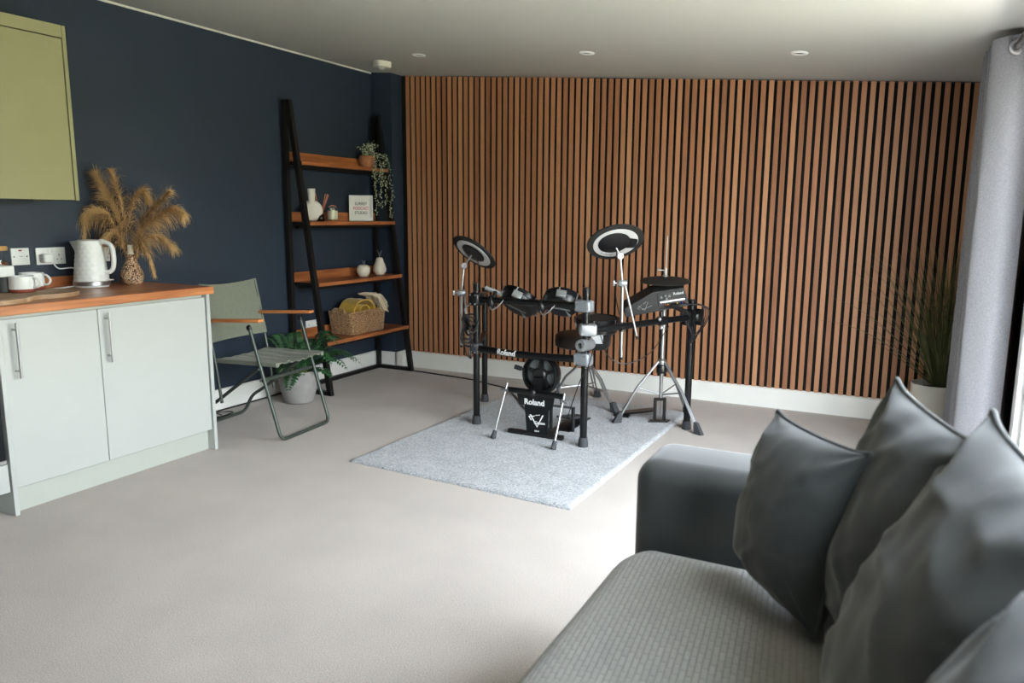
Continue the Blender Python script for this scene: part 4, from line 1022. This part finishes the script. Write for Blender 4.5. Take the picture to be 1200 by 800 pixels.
Me = frame(c2 + n2_ * .003, n2_, (A[3] + A[0]) / 2 - (Eg[0] + Eg[1]) / 2)
bm = new()
for a, b in (((-.035, .018), (-.004, -.022)), ((-.004, -.022), (.030, .020)), ((-.042, .004), (-.012, .016)), ((-.042, .004), (-.030, -.008)), ((-.020, -.012), (.045, -.010)), ((0, .018), (.022, .024))): tube(bm, [Me @ V((a[0], a[1], 0)), Me @ V((b[0], b[1], 0))], .0012, 5)
part('emblem', bm, M_GREYINK, mo, 0)
text_part('lettering', 'Drums', .014, Me @ Matrix.Translation((.022, -.003, 0)), M_GREYINK, mo, .0004, .0002)
bm = new(); q = on(FRt.lerp(BR, .70), .692); lathe(bm, [(.018, -.03), (.026, -.026), (.026, .026), (.018, .03)], frame(q, BR - FRt), 18); cyl(bm, q, q + V((-.01, .012, .05)), .012); part('module_clamp', bm, M_BLACKPL, t, 50)
bm = new(); sphere(bm, q + V((-.005, -.03, .012)), .014); sphere(bm, q + V((.008, -.03, -.035)), .014); part('clamp_knob', bm, M_CHROME, t)
# leads
PLUGCOL = [plain('plug_orange', (214, 110, 40), .5), plain('plug_yellow', (206, 176, 50), .5), plain('plug_blue', (40, 70, 150), .5), plain('plug_red', (180, 50, 40), .5)]
rc = random.Random(3)
for i in range(9):
    x = -.040 + i * .0140; s = Mm @ V((x, -.026, .004)); e1 = Mm @ V((x + .004, -.031, .016))
    col = [0, 1, None, None, None, 1, 2, 2, 3][i]
    reach = .03 + .012 * i
    tail = V((BR.x + .014 + .03 * rc.random(), BR.y - .03, .60 - .03 * rc.random()))
    mid = V((BR.x - .02 + reach * .95, BR.y - .035, .80 - .004 * i)) if i > 4 else V((BR.x - .05 + .012 * i, BR.y - .05, .73))
    bot = V((BR.x + .01 + reach * .75, BR.y - .04, .69)) if i > 4 else V((BR.x - .02 + .012 * i, BR.y - .045, .67))
    t = thing('drum_lead', 'thin black lead looping from the drum module down to the rack post', 'cable', e1, group='leads looping from the drum module')
    bm = new(); tube(bm, [s, e1], .0042, 8); part('plug', bm, PLUGCOL[col] if col is not None else M_BLACKPL, t, 40)
    bm = new(); tube(bm, spline([e1, e1 + V((.01, -.014, -.004)), mid, bot, tail, tail + V((-.02, 0, -.03))], 8), .0032, 7); part('wire', bm, M_BLACKPL, t)
def wire(pts, label, r=.0028, m=M_BLACKPL, name='cable', group=None):
    bm = new(); tube(bm, spline(pts, 8), r, 7); return tag(part(name, bm, m, None), label, 'cable', group)
# coils tied on the left post
for i in range(5):
    c = on(FL, .655 - .02 * i) + V((-.03 - .006 * i, -.02, 0)); bm = new()
    pts = [c + V((.055 * cos(a) * (1 - .1 * i), .02 * sin(a * 2 + i), (.05 + .006 * i) * sin(a))) for a in [k * 2 * pi / 20 for k in range(20)]]
    tube(bm, pts, .006, 7, closed=True); tag(part('coiled_cable', bm, M_RUBBER, None), 'black cable coil tied to the left rack post', 'cable', 'cable coils on the left rack post')
wire([on(FL, .50) + V((-.09, 0, .12)), on(FL, .46) + V((-.075, -.01, .02)), on(FL, .44) + V((-.03, -.03, .0)), on(FL, .53) + V((-.02, -.035, 0)), on(FL, .60) + V((-.03, -.03, 0))], 'black lead hanging in a loop beside the left rack post')
wire([on(FRt, .60) + V((.05, .1, .04)), V((2.56, 3.99, .52)), V((2.64, 4.06, .47)), V((2.74, 4.2, .52)), V((2.80, 4.36, .66))], 'black lead sagging from the side bar under the right cymbal arm')
wire([on(FRt, .60) + V((.05, -.005, -.02)), on(FRt, .50) + V((.042, -.045, 0)), on(FRt, .40) + V((-.01, -.04, 0)), V((2.36, 3.93, .20)), V((2.30, 4.02, .11)), V((2.26, 4.05, .09))], 'black lead running from the right front post down to the kick pad')
wire([(1.67, 4.06, 1.05), (1.68, 4.06, .96), (1.70, 4.02, .90), on(FL, .86) + V((.0, .03, 0))], 'thin black lead dropping from the left cymbal pad to the rack')
wire([(2.565, 4.07, 1.10), (2.55, 4.10, .98), (2.555, 4.11, .84), (2.575, 4.12, .74)], 'thin black lead dropping from the right cymbal pad along its arm')
wire([(.30, 5.214, .006), (.357, 5.190, .006), (.60, 5.165, .006), (.85, 5.14, .006), (1.04, 5.109, .006), (1.228, 5.036, .006), (1.40, 4.95, .012), (1.62, 4.70, .022), (1.85, 4.40, .022), (2.10, 4.20, .022)], 'black cable lying on the carpet from the shelf to the drum kit', .0055)
wire([(.02, 3.0, .006), (.03, 3.6, .006), (.026, 4.10, .006)], 'black cable lying along the left skirting board', .005)
wire([(.09, 3.28, .006), (.16, 3.36, .006), (.15, 3.47, .009), (.09, 3.46, .009), (.07, 3.36, .012), (.12, 3.27, .012), (.20, 3.28, .014), (.17, 3.36, .016), (.08, 3.38, .018)], 'looped black cable on the carpet behind the folding chair', .004)

# drum stool
sc_ = V((2.085, 4.775, 0))
t = thing('drum_stool', 'dark round drum stool with chrome double braced legs behind the rack', 'stool', sc_)
bm = new(); lathe(bm, [(0, .415), (.165, .415), (.182, .425), (.186, .455), (.180, .495), (.160, .510), (0, .516)], Matrix.Translation(sc_), 44); part('seat', bm, M_STOOL, t, 50)
bm = new(); cyl(bm, sc_ + V((.03, 0, .14)), sc_ + V((.03, 0, .416)), .0125); part('post', bm, M_CHROME, t)
bm = new(); lathe(bm, [(.013, .30), (.024, .302), (.024, .335), (.013, .337)], Matrix.Translation(sc_ + V((.03, 0, 0))), 18); part('collar', bm, M_CHROME, t)
for fx_, fy_, rz in ((2.388, 4.645, RZ), (2.10, 5.07, 0), (1.90, 4.60, RZ)):
    f = V((fx_, fy_, rz)); c0 = sc_ + V((.03, 0, 0)); d = (V((fx_, fy_, 0)) - c0).normalized(); sd = d.cross(V((0, 0, 1))) * .010
    bm = new()
    for s in (-1, 1): tube(bm, [c0 + d * .02 + sd * s + V((0, 0, .318)), c0.lerp(f, .5) + sd * s + V((0, 0, .205)), c0.lerp(f, .72) + sd * s + V((0, 0, .10)), f - d * .03 + sd * s + V((0, 0, .045))], .0062, 9)
    lg = part('leg', bm, M_CHROME, t)
    bm = new(); hull(bm, [f - d * .03 + sd * 1.9 * s + V((0, 0, .062)) + d * a for s in (-1, 1) for a in (-.012, .014)] + [f + d * a + sd * 2.1 * s + V((0, 0, .001)) for a in (-.028, .022) for s in (-1, 1)]); part('rubber_foot', bm, M_FOOT, lg, 40)
    bm = new(); tube(bm, [c0 + V((0, 0, .15)), c0.lerp(f, .66) + V((0, 0, .125))], .006, 8); part('brace', bm, M_CHROME, t)

# ================================================================== TALL GRASS IN WHITE POT
gx, gy = 4.222, 5.02
t = thing('potted_grass', 'tall dark green grass plant in a white cylinder pot beside the curtain', 'potted plant', (gx, gy, 0))
bm = new(); lathe(bm, [(0, 0), (.108, 0), (.114, .008), (.124, .332), (.122, .338), (.116, .338), (.113, .30), (0, .30)], Matrix.Translation((gx, gy, 0)), 44); part('pot', bm, M_WHITEPOT, t, 40)
bm = new(); lathe(bm, [(0, .301), (.113, .301), (.06, .315), (0, .318)], Matrix.Translation((gx, gy, 0)), 24); part('soil', bm, M_SOIL, t)
rg_ = random.Random(9)
def blade(bm, p0, d, L, bend, wd):
    a = V(p0); d = V(d).normalized(); n = 9; side = d.cross(V((rg_.gauss(0, 1), rg_.gauss(0, 1), .2))).normalized(); prev = None
    hz = V((d.x, d.y, 0)); hz = hz.normalized() if hz.length > 1e-3 else V((1, 0, 0))
    for i in range(n + 1):
        u = i / n; w = side * wd * (1 - u * .88)
        cur = (bm.verts.new(a - w), bm.verts.new(a + w))
        if prev: bm.faces.new((prev[0], prev[1], cur[1], cur[0]))
        prev = cur
        d = (d + (hz * .5 + V((0, 0, -.55))) * bend * u).normalized(); a = a + d * (L / n)
        a.x = min(a.x, W - .06); a.y = min(a.y, D - .04)
bm = new()
for i in range(330):
    a = rg_.uniform(0, 2 * pi); r = .055 * sqrt(rg_.random()); tilt = rg_.gauss(0, .20)
    lx = -abs(rg_.gauss(0, .26)) if rg_.random() < .62 else rg_.gauss(0, .12)
    blade(bm, (gx + .03 + r * cos(a) * .7, gy + r * sin(a), .31), (lx + .06, rg_.gauss(-.03, .12), 1), rg_.uniform(.45, .92), rg_.uniform(.0, .16), .0034)
for (lx, ly, L, b) in ((-.75, -.1, .80, .20), (-.95, -.05, .62, .10), (-.62, .0, .86, .07), (-1.2, -.1, .48, .06), (-.5, -.05, .90, .12), (-.42, .05, .80, .03), (-1.0, -.2, .80, .26)):
    blade(bm, (gx + .01, gy, .31), (lx, ly, 1), L, b, .0034)
part('blades', bm, M_GRASSLEAF, t, 0)

# ================================================================== CURTAIN AND ROD
rx, rz_ = 4.352, 2.004
t = thing('curtain_rod', 'dark metal curtain rod running along the window wall near the ceiling', 'curtain rod', (rx, 2, rz_))
bm = new(); tube(bm, [(rx, -.2, rz_), (rx, 5.0, rz_)], .0125, 16); part('rod', bm, M_DARKROD, t)
for y in (-.2, 5.0):
    bm = new(); sphere(bm, (rx, y, rz_), .026); part('finial', bm, M_SATIN, t)
for y in (.0, 1.9, 4.93):
    bm = new(); cyl(bm, (rx, y, rz_ - .012), (W - .008, y, rz_ - .012), .008); lathe(bm, [(0, 0), (.025, 0), (.025, .008), (0, .01)], frame((W, y, rz_ - .012), (-1, 0, 0)), 18); part('bracket', bm, M_SATIN, t)
t = thing('curtain', 'grey linen eyelet curtain drawn back beside the slatted wall', 'curtain', (rx, 4.2, 0))
path = []
nf = 9; y0c = 3.895; amp = .086; pitch_y = .062
ctrl = []
for i in range(nf + 1):
    ctrl.append(V((rx + (amp if i % 2 == 0 else -amp), y0c + .035 + i * pitch_y, 0)))
    if i < nf: ctrl.append(V((rx + (.0), y0c + .035 + (i + .5) * pitch_y - (.052 if i == 0 else 0.0), 0)))
path = spline(ctrl, 8)
L = len(path) - 1
def curt(u, v):
    i = min(int(u * L), L - 1); p = path[i].lerp(path[i + 1], u * L - i).copy()
    z = .02 + 2.035 * v
    s = (1 - v)
    p.x = rx + (p.x - rx) * (1.0 + .04 * sin(v * 3 + u * 7)) + .010 * s * sin(u * 17)
    p.y += .014 * noise.noise(V((u * 9, v * 2.2, 0))) + .004 * noise.noise(V((u * 30, v * 9, 4)))
    p.z = z
    return p
bm = new(); sheet(bm, curt, 150, 60, .003); part('cloth', bm, M_CURTAIN, t, 80)
for i in range(nf):
    yy = y0c + .035 + (i + .5) * pitch_y - (.052 if i == 0 else 0); dirn = (ctrl[2 * i + 2] - ctrl[2 * i]).normalized()
    nn = V((-dirn.y, dirn.x, 0)) if i else V((.12, -1, 0))
    bm = new(); lathe(bm, [(.0215, -.006), (.031, -.005), (.033, 0), (.031, .005), (.0215, .006), (.0205, 0), (.0215, -.006)], frame((rx, yy, rz_), nn), 30); part('eyelet', bm, M_CHROME, t, 50)

# ================================================================== SOFA
t = thing('sofa', 'grey velvet sofa with a domed basketweave seat at the right of the room', 'sofa', (3.9, 1.2, 0))
bm = new(); box(bm, (3.44, .12, .06), (4.42, 2.06, .30), .02, 3); part('base', bm, M_SOFA, t)
for y0_, y1_ in ((1.83, 2.085), (.08, .33)):
    bm = new(); box(bm, (3.410, y0_, .05), (4.425, y1_, .668), .062, 7); part('arm', bm, M_SOFA, t, 60)
bm = new(); box(bm, (4.31, .30, .06), (4.43, 1.86, .70), .055, 6); part('back', bm, M_SOFA, t, 60)
bm = new(); bmesh.ops.create_grid(bm, x_segments=56, y_segments=76, size=1)
cx0, cx1, cy0, cy1, czt = 3.385, 4.315, .335, 1.833, .452
top = bm.verts[:]
for v in top:
    u, w = v.co.x, v.co.y
    # square grid pushed to a rounded slab with rolled edges
    x = (cx0 + cx1) / 2 + u * (cx1 - cx0) / 2; y = (cy0 + cy1) / 2 + w * (cy1 - cy0) / 2
    ex = max(0, (cx0 + .10 - x)) / .10; ey = max(0, (y - (cy1 - .09))) / .09
    r = min(1, sqrt(ex * ex + ey * ey)) if ex > 0 and ey > 0 else max(ex, ey)
    z = czt + .032 * (1 - u * u) * (1 - w ** 4) - .10 * (1 - sqrt(max(0, 1 - min(1, ex) ** 2))) - .02 * ey ** 2
    if ex > 0 and ey > 0: x += .035 * ex * ey; 
    z += .004 * noise.noise(V((x * 3, y * 3, 0)))
    v.co = V((x, y, z))
ext = bmesh.ops.extrude_edge_only(bm, edges=[e for e in bm.edges if e.is_boundary])
for v in [g_ for g_ in ext['geom'] if isinstance(g_, bmesh.types.BMVert)]: v.co.z = .285
part('seat_cushion', bm, M_SEAT, t, 70, label='pale grey basketweave seat')
for x, y in ((3.52, .2), (3.52, 1.97), (4.34, .2), (4.34, 1.97)):
    bm = new(); cyl(bm, (x, y, 0), (x, y, .065), .022, 14); part('foot', bm, M_BLACKPL, t)

def pillow(label, bl, tl, e, w, th, seed, ears=.05, slump=.0, cr=.7):
    bl = V(bl); tl = V(tl); e = V(e).normalized(); up = tl - bl; h = up.length; c = (bl + tl) / 2 + e * (w / 2); up = (up - e * up.dot(e)).normalized(); n = e.cross(up)
    t = thing('cushion', label, 'cushion', c)
    nn = 64; bm = new()
    def P(u, v, s):
        cc = (abs(u) * abs(v)) ** 10
        x = u * (1 - .045 * (1 - v * v) * abs(u) ** 1.5 + ears * cc); y = v * (1 - .045 * (1 - u * u) * abs(v) ** 1.5 + ears * cc)
        k = max(0, (1 - abs(u) ** 2.6) * (1 - abs(v) ** 2.6)) ** .50
        ax_, ay_ = 1 - abs(u), 1 - abs(v); a = atan2(ay_ + 1e-4, ax_ + 1e-4); rr = sqrt(ax_ ** 2 + ay_ ** 2)
        q = V((u * 1.4 + seed, v * 1.4 - seed, s * 2.0))
        wr = .26 * cos(a * 8 + 3 * noise.noise(q) + seed) * math.exp(-(rr / .55) ** 2) * k ** .7
        nz = noise.noise(q); rid = (1 - abs(noise.noise(V((u * 1.1 + v * .7 + seed, v * 2.3 - u * .8, s + seed * 2))))) ** 6
        fold = .16 * nz + .05 * noise.noise(q * 3) + .13 * rid * (1 - .4 * v)
        edge = .06 * cos(u * 11 + seed + 2 * nz) * math.exp(-((1 - abs(v)) / .22) ** 2) * k + .05 * cos(v * 10 + seed) * math.exp(-((1 - abs(u)) / .22) ** 2) * k
        z = s * th / 2 * (k * (1 + fold * cr - slump * v) + wr * cr + edge * 1.6 * cr)
        z += .02 * (1 - v) * (1 - u * u) * h - .018 * u * v * h
        return c + e * (x * w / 2) + up * (y * h / 2) + n * z
    A_ = {}
    for s in (1, -1):
        for i in range(nn + 1):
            for j in range(nn + 1):
                edge = i in (0, nn) or j in (0, nn)
                if edge and s == -1: A_[(s, i, j)] = A_[(1, i, j)]
                else:
                    u = sin((i / nn - .5) * pi); v = sin((j / nn - .5) * pi)
                    A_[(s, i, j)] = bm.verts.new(P(u, v, s))
        for i in range(nn):
            for j in range(nn):
                q = [A_[(s, i, j)], A_[(s, i + 1, j)], A_[(s, i + 1, j + 1)], A_[(s, i, j + 1)]]
                bm.faces.new(q if s == 1 else q[::-1])
    rim = [A_[(1, i, 0)] for i in range(nn)] + [A_[(1, nn, j)] for j in range(nn)] + [A_[(1, i, nn)] for i in range(nn, 0, -1)] + [A_[(1, 0, j)] for j in range(nn, 0, -1)]
    rp = [v.co.copy() for v in rim]
    part('cover', bm, M_SOFA, t, 180)
    # drop near duplicates then run the piping round the seam
    cl_ = [rp[0]]
    for p in rp[1:]:
        if (p - cl_[-1]).length > .006: cl_.append(p)
    if (cl_[-1] - cl_[0]).length < .006: cl_.pop()
    bm = new(); tube(bm, cl_, .0052, 8, closed=True); part('piping', bm, M_PIPING, t, 60)
    return t
pillow('small square grey velvet cushion leaning at the front of the sofa seat by the arm', (3.708, 1.760, .497), (3.785, 1.775, .846), (.55, -.82, .03), .340, .18, 1.3, .05, 0, .5)
pillow('large grey velvet back cushion farthest along the sofa, peaked corner before the curtain', (3.945, 1.69, .490), (4.008, 1.735, .955), (.30, -.95, -.03), .44, .20, 4.1, .06, .2, .75)
pillow('largest grey velvet back cushion in the middle with its peaked corner against the window', (3.985, 1.385, .490), (4.150, 1.440, .968), (.16, -.98, -.02), .54, .21, 7.7, .06, .2, .75)
pillow('grey velvet cushion at the near end of the sofa, only its edge in view', (3.99, .88, .49), (4.165, .90, .935), (.10, -.99, 0), .44, .19, 2.2, .05, .2, .6)

# ================================================================== LIGHT
w = bpy.data.worlds.new('overcast_sky'); bpy.context.scene.world = w; w.use_nodes = True; nt = w.node_tree
bg = nt.nodes['Background']; v = N(nt, 'ShaderNodeTexCoord'); sp = N(nt, 'ShaderNodeSeparateXYZ'); nt.links.new(v.outputs['Generated'], sp.inputs[0])
nt.links.new(ramp(nt, sp.outputs[2], [(.0, (.70, .74, .72, 1)), (.25, (.88, .94, 1.0, 1)), (1, (.70, .84, 1.0, 1))]), bg.inputs[0])
bg.inputs[1].default_value = 30.0
def area(name, loc, rot, sx, sy, power, col=(1, 1, 1), portal=False):
    l = bpy.data.lights.new(name, 'AREA'); l.shape = 'RECTANGLE'; l.size = sx; l.size_y = sy; l.energy = power; l.color = col
    if portal: l.cycles.is_portal = True
    o = bpy.data.objects.new(name, l); COL.objects.link(o); o.location = loc; o.rotation_euler = rot; return o
sl_ = bpy.data.lights.new('sun', 'SUN'); sl_.energy = 118; sl_.color = (1.0, .93, .80); sl_.angle = radians(3)
so = bpy.data.objects.new('sun', sl_); COL.objects.link(so); so.location = (-6, 4, 9); so.rotation_euler = V((.50, -.20, -1)).to_track_quat('-Z', 'Y').to_euler()
area('window_portal', (W + .10, (OY0 + OY1) / 2, OZ / 2), (0, radians(90), 0), OZ, OY1 - OY0, 1, portal=True)

# ================================================================== CAMERA
cd = bpy.data.cameras.new('camera'); cam = bpy.data.objects.new('camera', cd); COL.objects.link(cam)
cd.sensor_width = 36; cd.lens = 886.0 / 1200 * 36; cd.clip_start = .02
pitch, yaw, roll = .164, .4737, .0063
fwd = V((-sin(yaw) * cos(pitch), cos(yaw) * cos(pitch), -sin(pitch))); rt0 = V((cos(yaw), sin(yaw), 0)); up0 = rt0.cross(fwd)
rr = rt0 * cos(roll) + up0 * sin(roll); uu = up0 * cos(roll) - rt0 * sin(roll)
Mcam = Matrix((rr, uu, -fwd)).transposed().to_4x4(); Mcam.translation = V((3.994, 0, 1.2946)); cam.matrix_world = Mcam
cd.dof.use_dof = True; cd.dof.focus_distance = 4.3; cd.dof.aperture_fstop = 3.6
sc = bpy.context.scene; sc.camera = cam
sc.view_settings.view_transform = 'Standard'; sc.view_settings.look = 'None'; sc.view_settings.exposure = 0.0
sc.cycles.max_bounces = 10; sc.cycles.diffuse_bounces = 6; sc.cycles.use_denoising = True; sc.cycles.sample_clamp_indirect = 8
